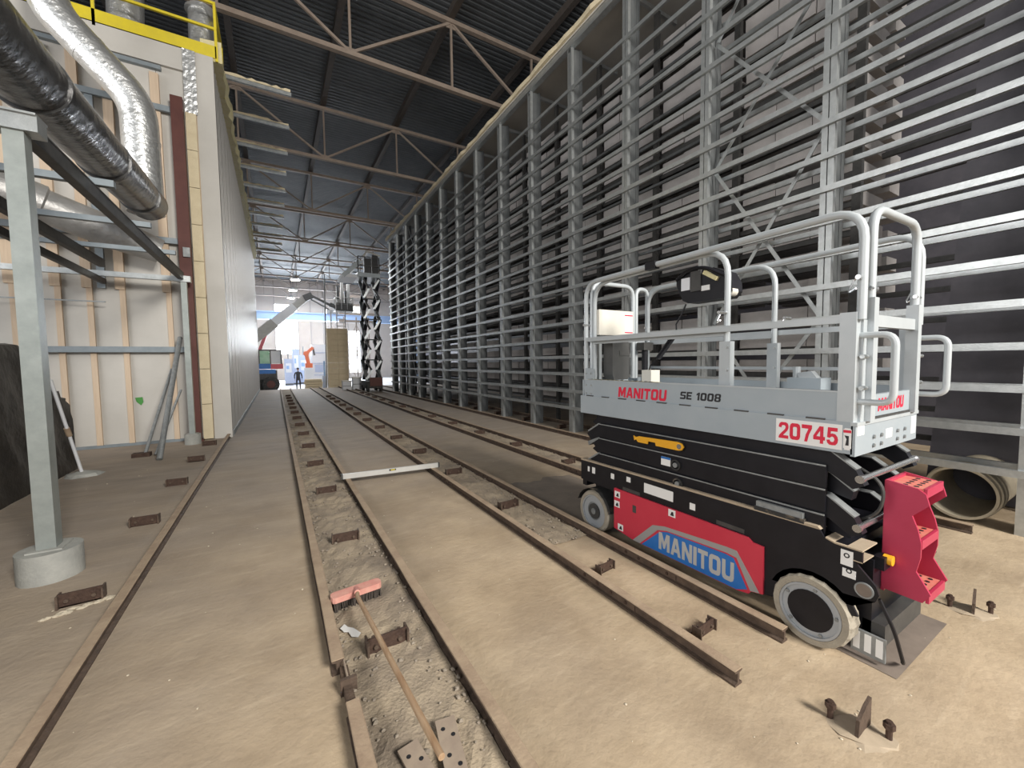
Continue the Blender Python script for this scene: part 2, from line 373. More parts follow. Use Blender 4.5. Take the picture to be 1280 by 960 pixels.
for i, yy in enumerate((44.5, 51, 57.2)):
    t = thing('hanging_lamp', (2.0, yy, 10.0), f'lit high bay lamp under the far roof, {["highest","middle","lowest"][i]} of the three in the photo', 'lamp', 'lit lamps under the far roof')
    mb = MB().tube([(2, yy, 9.85), (2, yy, 9.95), (2, yy, 10.1)], [.42, .28, .1], 14); mb.build('lamp_shade', PWHITE, t, True)
    MB().cyl((2, yy, 9.8), (2, yy, 9.86), .38, 14).build('lamp_glass', LAMP, t, True)
    MB().cyl((2, yy, 10.1), (2, yy, 12.16), .02, 6).build('cord', DSTEEL, t)

# ------------------------------------------------------------------ the storage rack
RX = 5.95
YU = [.72] + [2.39+1.665*j for j in range(14)]
ZL = [.62+.398*k for k in range(19)]
rack = thing('storage_rack', (6.3, 12, 0), 'long tall galvanised steel rack of slab shelves along the right side', 'rack')
YA, YB = -1.5, 24.2
for j, y in enumerate(YU):
    u = MB()
    for s in (-1, 1):
        u.box(RX, RX+.07, y+(.006 if s > 0 else -.07), y+(.07 if s > 0 else -.006), 0, 8.72)
    u.build('upright', GALV, rack)
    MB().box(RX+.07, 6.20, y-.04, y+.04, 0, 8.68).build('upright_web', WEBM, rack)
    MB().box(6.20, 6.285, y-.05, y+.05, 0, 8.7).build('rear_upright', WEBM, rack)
    MB().box(6.8, 6.88, y-.05, y+.05, 0, 8.6).build('inner_post', DSTEEL, rack)
for k, z in enumerate(ZL):
    MB().box(RX-.045, RX, YA, YB, z-.07, z).build('front_beam', GALV, rack)
    MB().box(6.30, 6.345, YA, 4.05, z-.07, z-.005).build('rear_beam', GALV, rack)
    MB().box(6.30, 6.345, 4.05, YB, z-.05, z-.005).build('rear_beam', WEBM, rack)  # beams beyond the first bay use the dark copy as painted shade
    MB().box(6.95, 7.02, 2.39, YB, z-.02, z+.053).build('slab_bearer', DSTEEL, rack)  # dark colour also paints the shadow band under the slabs
MB().box(RX-.03, RX+.1, YA, YB, 8.66, 8.80).build('header_channel', GALV, rack)
for j, y in enumerate(YU[1:], 1):
    MB().bar((RX, y, 8.62), (7.4, y, 8.62), .06, .08).build('tie', GALV, rack)
for bay in (0, 10):
    y0, y1 = YU[1+bay], YU[2+bay]
    for z0, z1 in ((.05, 2.2), (2.25, 4.62), (4.68, 6.55), (6.6, 8.6)):
        for a, b in ((y0, y1), (y1, y0)):
            d = MB(); off = .0 if a == y0 else .03
            d.bar((6.10+off, a+(.1 if a < b else -.1), z0), (6.10+off, b-(.1 if a < b else -.1), z1), .05, .012, (1,0,0)).build('brace', GALV, rack)
# the insulated lid of the rack with its foam edge
lid = thing('rack_roof_panel', (9, 12, 8.82), 'white insulated roof panel with a ragged cream foam edge on top of the rack', 'roof panel')
MB().box(5.90, 14, -1.5, 24.4, 8.81, 8.84).build('lower_sheet', WPANEL, lid)
nY = 90; vs = []; fs = []
for i in range(nY+1):
    yy = -1.5+25.9*i/nY; rg = random.uniform(-.025, .03)
    vs += [(5.84+rg, yy, 8.84), (5.84+rg*1.4, yy, 8.95), (6.6, yy, 8.95), (6.6, yy, 8.84)]
for i in range(nY):
    for q in range(4): fs.append((i*4+q, i*4+(q+1) % 4, i*4+4+(q+1) % 4, i*4+4+q))
fs += [(0,1,2,3), (nY*4+3, nY*4+2, nY*4+1, nY*4)]
MB().add(vs, fs).build('foam_edge', FOAM, lid)

# slabs
smesh = None; cnt = 0; rest = MB()
pos_words = ['right', 'middle', 'left']
for bay in range(13):
    y0, y1 = YU[1+bay], YU[2+bay]
    for k, z in enumerate(ZL):
        for s in range(3):
            ya = y0+.075+(1.515/3)*s + .006; yb = ya+1.515/3-.012
            dx = random.uniform(-.03, .03)
            if bay < 5 or (bay == 5 and k < 5):
                if smesh is None:
                    o = MB().box(6.92, 8.0, ya, yb, z+.055, z+.255).build('grey_block', SLAB); smesh = o.data
                    base = Vector((6.92, ya, z+.055)); smesh.transform(Matrix.Translation(-base)); o.location = base
                else:
                    o = bpy.data.objects.new('grey_block', smesh); C.objects.link(o); o.location = (6.92, ya, z+.055)
                o.location.x += dx
                where = 'in the cross-braced bay' if bay == 0 else f'{ORD[bay-1]} bay left of cross-braced bay'
                tag(o, f'{pos_words[s]} grey block on {ORD[k]} tier from the floor, {where}', 'block', 'grey blocks on the rack')
            else: rest.box(6.92+dx, 8.0, ya, yb, z+.055, z+.255)
# rows of slabs behind the front row, seen from the open end bay
for k, z in enumerate(ZL):
    rest.box(8.3, 8.7, 2.5, 4.0, z+.055, z+.255)
tag(rest.build('grey_blocks', SLAB), 'grey blocks in the far bays and back rows of the rack', 'blocks', None, 'stuff')
MB_ = MB().prism([(-1.5, 0.02), (1.64, 0.02), (1.29, 6.2), (1.2, 8.7), (-1.5, 8.7)], 'x', 6.95, 7.03)
tag(MB_.build('dark_sheet', DARKP), 'large dark grey sheet hung inside the rack at the right edge', 'sheet')
o = MB().box(10.6, 10.75, -1.5, 24.2, 0, 8.7).build('back_sheet', DARKP); tag(o, 'dark cladding sheet closing the back of the rack', 'cladding')
# dark shelf boards in the open bay
for k, z in enumerate(ZL):
    MB().box(7.6, 7.66, 1.3, 2.39, z-.07, z).build('slab_bearer', DSTEEL, rack)

# drain pipe under the rack
t = thing('steel_pipe', (6.2, 1.16, .02), 'short wide dusty pipe lying under the rack beside the red steps', 'pipe')
mb = MB(); mb.ring((6.0, 1.16, .29), 'x', .245, .268, 0, 1.3, 40); mb.build('pipe_wall', PIPE, t, True)
for a in (.08, .22): MB().ring((6.0, 1.16, .29), 'x', .268, .282, a, a+.06, 40).build('rib', PIPE, t, True)

# ------------------------------------------------------------------ rails, gravel, brackets
def ibeam(x, y0, y1, z0=0., h=.085, wd=.062):
    mb = MB()
    mb.prism([(x-wd/2,z0),(x+wd/2,z0),(x+wd/2,z0+.012),(x+.008,z0+.018),(x+.008,z0+h-.018),(x+wd/2,z0+h-.012),(x+wd/2,z0+h-.002),(x-wd/2,z0+h-.002),(x-wd/2,z0+h-.012),(x-.008,z0+h-.018),(x-.008,z0+.018),(x-wd/2,z0+.012)], 'y', y0, y1)
    return mb
def rail(x, y0, y1, label, holes=(), joint=None, group='rusty floor rails'):
    t = thing('floor_rail', (x, y0, 0), label, 'rail', group)
    ibeam(x, y0, y1).build('beam', RUST, t)
    top = MB(); n_ = max(2, int((y1-y0)/.35)); vs = []; fs = []
    for i in range(n_+1):
        yy = y0+(y1-y0)*i/n_; e = random.uniform(0, .004)
        vs += [(x-.03-e, yy, .0835), (x-.028, yy, .089), (x+.028, yy, .089), (x+.03+e, yy, .0835)]
    for i in range(n_):
        for q in range(3): fs.append((i*4+q, i*4+q+1, i*4+5+q, i*4+4+q))
    fs += [(0,1,2,3), (n_*4+3,n_*4+2,n_*4+1,n_*4)]
    top.add(vs, fs).build('dusty_top', DUSTY, t)
    for hy in holes:
        for dy in (0, .14, .28, .42):
            MB().cyl((x-.0085, hy+dy, .045), (x-.0195, hy+dy, .045), .013, 8).build('bolt_head', RUSTB, t)
        MB().box(x-.014, x-.008, hy-.08, hy+.5, .02, .07).build('fishplate', RUST, t)
    return t
rail(-1.0, .6, 11.45, 'dusty rail along the left, outermost of all the rails')
rail(.23, 2.3, 31, 'left rail of the gravel strip with the broom, beyond the gap')
rail(.255, .4, 1.98, 'short rail piece at the bottom edge left of the broom handle')
rail(.81, .4, 31, 'right rail of the gravel strip where the broom lies', holes=(5.2,))
rail(2.01, 1.13, 31, 'left rail of the second strip, ending at the front near the lift', holes=(1.9, 5.0))
rail(2.56, 1.17, 31, 'right rail of the second strip, running past the lift wheels', holes=(2.0, 4.9))
rail(3.82, 3.3, 31, 'left rail of the third strip, starting behind the lift', holes=(4.6,))
rail(4.34, 3.3, 31, 'right rail of the third strip, nearer the rack', holes=(5.3,))
rail(5.66, 1.0, 31, 'rail just in front of the rack feet')
rail(6.62, 1.6, 31, 'rail in shade behind the front rack feet')
# joint plate and stub at the gap in the broom strip
t = thing('rail_joint_plate', (.25, 2.13, 0), 'rusty joint plate bridging the rail gap left of the broom', 'plate')
MB().box(.235, .275, 2.0, 2.28, .0, .055).build('web_plate', RUST, t)
MB().box(.22, .30, 2.13, 2.15, .0, .085).build('cross_plate', RUST, t)
MB().box(.255, .262, 2.15, 2.29, .055, .083).build('fin', PLATE, t)

def gravel(x0, x1, y0, y1, amp, nm, label, dens, seed):
    rnd = random.Random(seed)
    ph = [(rnd.uniform(2, 14), rnd.uniform(2, 14), rnd.uniform(0, 6), rnd.uniform(.2, 1)) for _ in range(10)]
    def fz(x, y):
        v = sum(a*math.sin(p*x+q*y+r) for p, q, r, a in ph)/5
        return .012 + amp*(v*.5+rnd.uniform(-.35, .35))
    mb = grid(x0, x1, y0, y1, 10, int((y1-y0)/.08), fz)
    g = mb.build(nm, GRAVEL, None, False); tag(g, label, 'gravel', None, 'stuff')
    st = MB()
    for i in range(dens):
        yy = y0+(min(y1, 13)-y0)*rnd.random()**1.6; xx = rnd.choice((rnd.uniform(x0, x1), x0+rnd.random()**2*.14, x1-rnd.random()**2*.14)); s_ = rnd.uniform(.005, .015)
        st.blob((xx, yy, .016+s_*.35), s_, s_*rnd.uniform(.7, 1.3), s_*.7, .3, 5)
    tag(st.build('stone_chips', STONE), label.replace('gravel bed', 'loose stone chips'), 'stones', None, 'stuff')
gravel(.27, .775, .4, 31, .022, 'gravel_bed', 'gravel bed between the rails under the broom', 700, 3)
gravel(2.045, 2.525, 2.9, 31, .02, 'gravel_bed', 'gravel bed between the rails of the second strip', 420, 4)
gravel(3.855, 4.305, 4.0, 31, .018, 'gravel_bed', 'gravel bed between the rails of the third strip', 300, 5)
# rubble crumbs along the floor, near the front rails
cr = MB()
for i in range(260):
    xx = random.uniform(-3.5, 4.5); yy = .6+random.random()**1.5*9; s_ = random.uniform(.003, .009)
    cr.blob((xx, yy, s_*.4), s_, s_, s_*.6, .3, 5)
tag(cr.build('floor_crumbs', SPATT), 'pale crumbs scattered over the dusty concrete floor', 'crumbs', None, 'stuff')

bproto = {}
def bracket(x, y, kind, label, rot=0., z=.0, s=1.):
    if kind not in bproto:
        t = thing('anchor_bracket', (0, 0, 0), label, 'bracket')
        if kind == 'wide':
            MB().box(-.115, .115, -.006, .006, 0, .10).build('plate', RUSTB, t, local=True)
            MB().box(-.115, .115, -.006, .075, 0, .010).build('foot_plate', RUSTB, t, local=True)
            for sx in (-1, 1):
                MB().box(sx*.115-.006, sx*.115+.006, -.03, .055, 0, .095).build('end_plate', RUST, t, local=True)
                b_ = MB(); b_.cyl((sx*.075, .035, 0), (sx*.075, .035, .085), .011, 8); b_.cyl((sx*.075, .035, .012), (sx*.075, .035, .03), .02, 6); b_.build('bolt', RUST, t, local=True)
                b_ = MB(); b_.cyl((sx*.07, -.006, .05), (sx*.07, -.024, .05), .014, 6); b_.build('bolt', RUST, t, local=True)
        else:
            MB().prism([(-.06,0),(.06,0),(.058,.12),(.01,.105),(-.05,.07)], 'y', -.006, .006).build('plate', RUST, t, local=True)
            MB().blob((0, .0, -.004), .11, .12, .018, .3, 9).build('dust_mound', DUST, t, local=True)
            for sx, sy in ((-.035, .095), (.045, -.065)):
                b_ = MB(); b_.cyl((sx, sy, 0), (sx, sy, .075), .011, 8); b_.cyl((sx, sy, .045), (sx, sy, .066), .019, 6); b_.build('bolt', RUSTB, t, local=True)
        bproto[kind] = t; o = t
    else: o = copy_tree(bproto[kind])
    o.location = (x, y, z); o.rotation_euler.z = rot; o.scale = (s, s, s)
    tag(o, label, 'bracket', 'rusty anchor brackets on the floor')
def nth(i): return ORD[i]
for i in range(5): bracket(-1.27, 3.99+1.63*i, 'wide', f'{nth(i)} rusty bracket from the camera beside the outermost left rail', random.uniform(-.06, .06))
for i in range(14): bracket(.51, 2.36+1.655*i, 'wide', f'{nth(i)} rusty bracket from the camera in the gravel strip with the broom', random.uniform(-.08, .08))
for i, yy in enumerate([.69, 1.46, 2.33]): bracket(2.23, yy, 'tall' if i == 0 else 'wide', ['rusty plate bracket with two bolts, nearest the camera on bare floor', 'rusty bracket between the front rail ends left of the lift', 'rusty bracket between the rails below the red lift cover'][i], .06*i, 0, 1.15 if i == 0 else .72)
for i in range(12): bracket(2.25, 3.93+1.65*i, 'wide', f'{nth(i)} rusty bracket beyond the lift in the gravel of the second strip', random.uniform(-.08, .08))
bracket(3.93, .67, 'tall', 'rusty plate bracket on bare floor right of the red steps', R(8), 0, 1.1)
for i in range(12): bracket(4.06, 5.1+1.655*i, 'wide', f'{nth(i)} rusty bracket in the gravel of the third strip, near the rack', random.uniform(-.08, .08))
for i in range(5): bracket(6.12, 7.95+1.665*i, 'wide', f'{nth(i)} rusty bracket between the rack feet from the right', 0)
# cement spatter by the nearest left bracket
sp = MB()
for i in range(16): sp.blob((-1.40+.02*i+random.uniform(-.02, .02), 3.86+.008*i+random.uniform(-.02, .02), .004), random.uniform(.02, .04), random.uniform(.015, .03), .012, .35, 6)
tag(sp.build('cement_spatter', SPATT), 'pale cement spatter in front of the nearest left bracket', 'spatter', None, 'stuff')
# dark scraped patches and dirt on the floor
tag(grid(2.75, 3.6, .72, 1.1, 6, 4, lambda x, y: .003).build('steel_floor_plate', GRIME), 'thin dusty steel plate on the floor below the red steps', 'plate')
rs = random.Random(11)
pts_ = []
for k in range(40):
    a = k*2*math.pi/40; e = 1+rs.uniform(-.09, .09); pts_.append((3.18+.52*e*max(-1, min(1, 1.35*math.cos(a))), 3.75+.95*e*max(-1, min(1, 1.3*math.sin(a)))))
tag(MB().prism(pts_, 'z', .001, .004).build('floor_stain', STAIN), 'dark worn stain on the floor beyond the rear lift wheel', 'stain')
# splice plates with bolt holes by the broom handle end
for i, (x, y, rz) in enumerate(((.44, 1.58, R(8)), (.60, 1.62, R(-10)))):
    t = thing('splice_plate', (x, y, .03), ['left dusty splice plate with bolt holes at the bottom edge', 'right dusty splice plate with bolt holes under the handle end'][i], 'plate', 'splice plates by the broom handle')
    MB().box(-.045, .045, -.22, .085, 0, .012).build('plate', PLATE, t, local=True)
    for hx, hy in ((-.018, .03), (.02, -.01), (-.015, -.10), (.02, -.15)): MB().cyl((hx, hy, .0115), (hx, hy, .0128), .010, 10).build('bolt_hole', INK, t, local=True)
    t.rotation_euler = (0, 0, rz)

# ------------------------------------------------------------------ broom, level
t = thing('push_broom', (.43, 2.93, .02), 'push broom with a worn pink head and wooden handle lying in the gravel', 'broom')
d = Vector((.985, .12, 0)).normalized(); q = Vector((-d.y, d.x, 0)); c = Vector((.43, 2.935, 0))
poly = []
for sx in (1, -1):
    for k in range(5):
        a = -math.pi/2+k*math.pi/4 if sx > 0 else math.pi/2+k*math.pi/4
        poly.append(c + d*(sx*.15+.022*math.cos(a)) + q*(.042*math.sin(a)))
MB().prism([(p.x, p.y) for p in poly], 'z', .075, .115).build('broom_head', PINK, t)
mb = MB()
for i in range(26):
    for j in range(4):
        p = c + d*(-.155+.31*i/25) + q*(-.03+.02*j); mb.bar((p.x, p.y, .078), (p.x+random.uniform(-.008,.008), p.y+random.uniform(-.01,.01), .012), .009, .009)
o = mb.build('bristles', BRIST, t); o['kind'] = 'stuff'
MB().tube([(.43, 2.90, .118), (.413, 2.78, .135), (.452, 1.40, .285), (.455, 1.30, .295)], [.013, .014, .014, .013], 10).build('broom_handle', HANDLE, t, True)
MB().cyl((.43, 2.94, .105), (.422, 2.84, .13), .02, 10).build('socket', PINK, t, True)
t = thing('straightedge_level', (1.4, 5.88, .09), 'aluminium straightedge level laid across the two rails', 'level')
MB().bar((.735, 5.945, .125), (2.10, 5.825, .125), .028, .07).build('level_bar', ALU, t)
for u_ in (.5,):
    x = .735+1.365*u_; yv = 5.945-.12*u_
    MB().box(x-.05, x+.05, yv-.018, yv+.018, .128, .152).build('vial_window', INK, t)
    MB().cyl((x-.03, yv-.019, .14), (x+.03, yv-.019, .14), .007, 8).build('vial', SAFE, t)
for u_ in (0, 1):
    x = .735+1.365*u_; yv = 5.945-.12*u_; MB().box(x-.012, x+.012, yv-.018, yv+.018, .088, .163).build('end_cap', DSTEEL, t)
MB().bar((.74, 6.03, .10), (1.95, 5.92, .10), .05, .022).build('timber_strip', DUSTY, t)

t = MB().prism([(.285,2.66),(.315,2.69),(.33,2.65),(.36,2.62),(.39,2.55),(.37,2.52),(.335,2.545),(.325,2.60),(.30,2.615)], 'z', .028, .032).build('paper_scrap', WHITE)
tag(t, 'torn white paper scrap lying in the gravel below the broom head', 'paper')

# ------------------------------------------------------------------ the near scissor lift
NX, FX, Y0, Y1 = 2.68, 3.62, .92, 3.17
lift = thing('scissor_lift', (3.15, 2.0, 0), 'grey scissor lift with red side cover and folded black scissor stack on the floor', 'scissor lift')
# chassis: two side plates with wheel arches, deck and ends
side = [(3.17,.48),(3.17,.675),(1.06,.70),(1.04,.665),(.985,.645),(.86,.645),(.86,.585),(.895,.583),(.80,.485),(.785,.44),(.80,.40),(.84,.375),(.88,.385),(.90,.33)]
arch = [(1.09+.235*math.cos(a), .2+.235*math.sin(a)) for a in [R(x) for x in range(20, 161, 14)]]
poly = side + [p for p in arch if p[1] > .25][0:] + [(1.36,.16),(2.66,.13),(2.68,.44),(2.74,.47)]
ch = MB()
for x in (NX+.005, FX-.02): ch.prism(poly, 'x', x, x+.015)
ch.box(NX+.02, FX-.02, .93, 3.16, .60, .655)
ch.box(2.80, 3.50, 1.36, 2.66, .13, .60)
ch.box(NX+.02, FX-.02, 3.10, 3.16, .42, .67)
ch.box(2.84, 3.46, .86, 1.36, .14, .56)
ch.box(2.84, 3.46, 2.66, 3.12, .14, .60)
chas = ch.build('chassis', BLACK, lift)
MB().prism([(3.17,.676),(3.17,.690),(1.07,.716),(1.055,.702),(1.06,.70)], 'x', NX+.004, NX+.085).build('dusty_ledge', DUST, chas)
MB().prism([(1.03,.660),(1.03,.668),(.985,.654),(.86,.654),(.86,.646),(.985,.646)], 'x', NX+.004, NX+.20).build('dusty_step', DUST, chas)
MB().box(NX+.004, NX+.16, .86, .905, .584, .59).build('dusty_step', DUST, chas)
MB().ring((NX, .847, .444), 'x', .035, .042, -.004, .012, 24).build('lifting_eye', GALVD, chas, True)
MB().cyl((NX-.002, .847, .444), (NX+.004, .847, .444), .036, 20).build('eye_hole', GRIME, chas)
MB().box(NX+.006, NX+.05, 1.15, 1.42, .73, .765).build('beacon_light', GALVD, chas)
MB().box(NX+.002, NX+.06, 1.14, 1.43, .705, .732).build('beacon_base', BLACKD, chas)
MB().cyl((2.92, .80, .56), (2.92, .84, .56), .028, 12).build('emergency_knob', YEL, chas, True)
MB().box(2.86, 2.95, .82, .87, .51, .58).build('knob_box', BLACK, chas)
for (ya, yb, za, zb, x) in ((2.70, 2.74, .585, .635, 0),(2.96, 3.0, .575, .635, 0),(3.04,3.065,.58,.63,0),(1.86,1.905,.555,.605,0),(2.50,2.545,.605,.65,0)):
    MB().box(NX+.001, NX+.005, ya, yb, za, zb).build('sticker', WHITE, chas)
MB().box(NX+.001, NX+.0048, 2.055, 2.345, .563, .645).build('data_plate', WHITE, chas)
for (ya, yb, za, zb) in ((.90,.955,.545,.63),(.885,.945,.482,.528)):
    s_ = MB().box(NX+.001, NX+.005, ya, yb, za, zb).build('sticker', WHITE, chas)
    MB().ring((NX, (ya+yb)/2, (za+zb)/2+.015), 'x', .008, .014, -.0005, .001, 14).build('symbol', INK, chas)
for y in (2.52, 1.62): MB().box(NX+.002, NX+.03, y-.13, y+.07, .515, .545).build('forklift_pocket', DSTEEL, chas)
# red cover with the logo
cov = MB().prism([(2.685,.135),(2.685,.512),(1.46,.505),(1.43,.482),(1.36,.478),(1.355,.165),(1.43,.148),(1.445,.125),(1.52,.112),(2.45,.105)], 'x', NX-.012, NX+.004).build('cover_panel', RED, lift)
MB().prism([(2.455,.106),(2.24,.315),(2.12,.345),(1.60,.385),(1.53,.385),(1.375,.162),(1.435,.150),(1.53,.335),(1.60,.343),(2.10,.315),(2.19,.290),(2.375,.106)], 'x', NX-.0135, NX-.010).build('logo_stripe', GREYST, cov)
MB().prism([(2.355,.108),(2.165,.285),(2.09,.308),(1.61,.332),(1.55,.325),(1.455,.150),(1.53,.115)], 'x', NX-.0135, NX-.010).build('logo_field', BLUE, cov)
text_mb('MANITOU', .63, .142, (NX-.0135, 2.175, .142), (0,-1,.012), (0,0,1), .075).build('lettering', SILV, cov)
MB().box(NX-.0135, NX-.011, 2.42, 2.46, .355, .42).build('latch', DSTEEL, cov)
for ya, za in ((2.64,.46),(2.645,.37),(2.60,.165),(2.05,.475)):
    MB().box(NX-.0135, NX-.011, ya-.03, ya+.035, za-.028, za+.03).build('sticker', WHITE, cov)
    MB().prism([(ya-.018, za-.018),(ya+.018, za-.018),(ya+.005, za+.012),(ya-.01, za+.014)], 'x', NX-.0142, NX-.0134).build('symbol', INK, cov)
# wheels
def wheel(x, y, sgn, front):
    r = .205
    tyr = MB()
    prof_ = [(r*.78, 0), (r*.95, 0.0), (r, .018), (r, .115), (r*.95, .13), (r*.78, .13)]
    n = 40; vs = []; fs = []
    for k in range(n):
        a = k*2*math.pi/n
        for rr, t_ in prof_:
            q_ = rr - (.006 if (k % 2 and front and rr > r*.98) else 0)
            vs.append((x+sgn*t_, y+q_*math.cos(a), .205+q_*math.sin(a)))
    m_ = len(prof_)
    for k in range(n):
        j = (k+1) % n
        for i in range(m_): fs.append((k*m_+i, k*m_+(i+1) % m_, j*m_+(i+1) % m_, j*m_+i))
    ty = tyr.add(vs, fs).build('wheel', TYRE, lift)
    hb = MB(); hb.ring((x, y, .205), 'x', .115 if front else .09, r*.79, sgn*.012, sgn*.03, 32); hb.ring((x, y, .205), 'x', r*.72, r*.79, sgn*.0, sgn*.02, 32); hb.build('rim', HUB, ty, True)
    MB().cyl((x+sgn*.008, y, .205), (x+sgn*.05, y, .205), .118 if front else .075, 28).build('hub_cap', BLACK if front else DSTEEL, ty, True)
    if not front:
        MB().ring((x, y, .205), 'x', .075, .1, sgn*.018, sgn*.04, 28).build('hub_ring', GALVD, ty, True)
        MB().cyl((x+sgn*.0, y, .205), (x+sgn*.02, y, .205), .03, 14).build('axle_nut', GALVD, ty, True)
    for k in range(5):
        a = k*2*math.pi/5+.5; yy, zz = y+.135*math.cos(a), .205+.135*math.sin(a)
        if front: MB().cyl((x+sgn*.004, yy, zz), (x+sgn*.02, yy, zz), .011, 6).build('wheel_nut', GALVD, ty)
wheel(2.655, 1.09, 1, True); wheel(2.655, 2.955, 1, False); wheel(3.645, 1.09, -1, True); wheel(3.645, 2.955, -1, False)
fen = MB()
for i in range(8):
    a0, a1 = R(18+i*19), R(18+(i+1)*19)
    fen.add([(x_, 2.955+.228*math.cos(a), .205+.228*math.sin(a)) for a in (a0, a1) for x_ in (2.64, 2.80)], [(0,1,3,2)])
fen.build('fender', BLACKD, lift)
MB().box(2.84, 3.42, .80, .90, .09, .21).build('pothole_guard', DSTEEL, lift)
MB().box(2.785, 2.80, .78, .93, .03, .16).build('side_guard', GALVD, lift)
for i in range(3): MB().box(2.783, 2.786, .79+.05*i, .82+.05*i, .05, .15).build('sticker', WHITE, lift)
# scissor stack: four folded pairs
def arm(x0, x1, t, h, tip, sl=0., rev=False):
    ya, yb = 1.05, 2.95
    p = [(yb, t-.012), (ya, t), (ya-.13, t-.09), (ya-.17, t-.17), (ya-.12, t-.20), (ya-.01, t-h), (yb-.02, t-h-.012), (yb+.10, t-.085)] if not rev else \
        [(yb+.02, t), (ya+.02, t-.014), (ya-.10, t-.10), (ya-.09, t-.15), (ya, t-h), (yb, t-h), (yb+.16, t-.12), (yb+.13, t-.05)]
    o = MB().prism(p, 'x', x0, x1).build('scissor_arm', BLACK, lift)
    # lit upper edge of the black arm, painted as a grey strip
    e = MB()
    e.prism([(yb, t-.012), (yb, t-.004), (ya, t+.008), (ya-.135, t-.083), (ya-.13, t-.09), (ya, t)] if not rev else [(yb+.02, t), (yb+.02, t+.007), (ya+.02, t-.007), (ya-.105, t-.093), (ya-.10, t-.1), (ya+.02, t-.014)], 'x', x0-.001, x1+.001)
    e.build('edge_highlight', GALVD if t > 0 else BLACK, o)
    return o
for i, t in enumerate((1.165, 1.03, .895, .79)):
    inner = i % 2 == 1
    d_ = .075 if inner else 0
    arm(2.735+d_, 2.80+d_, t, .128, 0, rev=inner)
    arm(3.50-d_, 3.565-d_, t, .128, 0, rev=inner)
# outer skins seen from the side, one per level
for i, t in enumerate((1.078, .937, .787)):
    o = MB().prism([(2.94, t-.135), (2.97, t-.05), (2.93, t), (1.05, t), (1.05, t-.137)], 'x', 2.715, 2.74).build('scissor_arm', BLACK, lift)
    MB().prism([(2.93, t-.009), (2.93, t), (1.05, t), (1.05, t-.009)], 'x', 2.709, 2.716).build('edge_lip', GALVD, o)  # grey lips paint the lit edges onto the black plates
    MB().prism([(2.93, t), (2.945, t+.004), (3.10, t-.09 if i != 1 else t-.06), (3.09, t-.10), (2.955, t-.02)], 'x', 2.715, 2.78).build('end_lip', GALVD, o)
MB().prism([(2.93, 1.078), (3.12, .955), (2.96, .80), (2.93, .80)], 'x', 2.722, 2.76).build('end_plate', BLACK, lift)
MB().prism([(2.93, .787), (3.07, .70), (2.93, .64)], 'x', 2.722, 2.76).build('end_plate', BLACK, lift)
for y, z in ((.895, 1.03), (.90, .755)):
    MB().cyl((2.74, y, z), (3.56, y, z), .017, 12).build('cross_tube', CHROME, lift, True)
    for x in (2.732, 3.568): MB().cyl((x-.014, y, z), (x+.010, y, z), .022, 12).build('pin_end', CHROME, lift, True)
for y, z in ((2.02, 1.02), (2.05, .86), (2.03, .715)):
    MB().ring((2.71, y, z), 'x', .032, .044, -.012, .012, 20).build('pin_collar', BLACKD, lift, True)
    MB().cyl((2.692, y, z), (2.72, y, z), .02, 12).build('pin', GALVD, lift, True)
MB().prism([(2.46,.995),(2.47,1.035),(2.44,1.025),(2.41,1.037),(2.02,1.052),(1.985,1.045),(1.965,1.02),(1.985,.992),(2.02,.985),(2.23,.985),(2.235,1.01),(2.31,1.01),(2.315,.985),(2.42,.985),(2.44,1.005)], 'x', 2.685, 2.695).build('safety_prop', YEL, lift)
MB().cyl((2.68, 2.005, 1.018), (2.70, 2.005, 1.018), .02, 14).build('prop_bolt', CHROME, lift, True)
s_ = MB().box(2.704, 2.709, 2.10, 2.19, .835, .905).build('sticker', WHITE, lift); MB().box(2.7035, 2.7045, 2.10, 2.19, .888, .905).build('band', BLUE, s_)
MB().tube(rpath([(2.9, 1.0, 1.08), (2.86, .83, 1.0), (2.88, .85, .82), (2.9, 1.0, .72)], .08), .009, 6).build('hose', DSTEEL, lift, True)
MB().tube(rpath([(2.74, .80, .40), (2.76, .74, .25), (2.84, .72, .05), (2.9, .74, .02)], .06), .009, 6).build('cable', BLACK, lift, True)
# platform: deck, skirts, toe boards
MB().box(NX+.03, FX-.03, Y0+.01, Y1-.01, 1.17, 1.33).build('deck', LGREY, lift)
skirt = MB().box(NX, NX+.03, Y0, Y1, 1.168, 1.345).build('side_skirt', LGREY, lift)
MB().box(FX-.03, FX, Y0, Y1, 1.168, 1.345).build('side_skirt', LGREY, lift)
MB().box(NX, FX, Y0-.012, Y0+.008, 1.158, 1.335).build('end_skirt', LGREY, lift)
MB().box(NX-.004, FX+.004, Y0-.02, Y0+.01, 1.325, 1.345).build('end_lip', LRAIL, lift)
for x in (NX+.008, FX-.035): MB().box(x, x+.022, Y0+.02, Y1-.05, 1.345, 1.505).build('toe_board', LGREY, lift)
MB().box(NX+.01, FX-.01, Y1-.04, Y1-.02, 1.345, 1.505).build('toe_board', LGREY, lift)
MB().box(NX+.004, NX+.034, Y0+.02, Y1-.05, 1.503, 1.512).build('toe_cap', LRAIL, lift)
for k in range(10):
    y = 3.08-.215*k; MB().box(NX-.002, NX+.01, y-.095, y, 1.343, 1.352).build('slot', DSTEEL, skirt)
for k in range(14):
    y = 3.02-.055*k; MB().box(NX+.006, NX+.03, y-.022, y, 1.512, 1.515).build('hazard_mark', INK if k % 1 == 0 else SAFE, lift)
MB().box(NX+.004, NX+.04, 2.2, 3.06, 1.509, 1.5125).build('hazard_tape', FOAMY, lift)
text_mb('MANITOU', .53, .092, (NX+.0075, 2.655, 1.362), (0,-1,0), (0,0,1), .05, .12).build('lettering', REDL, lift)
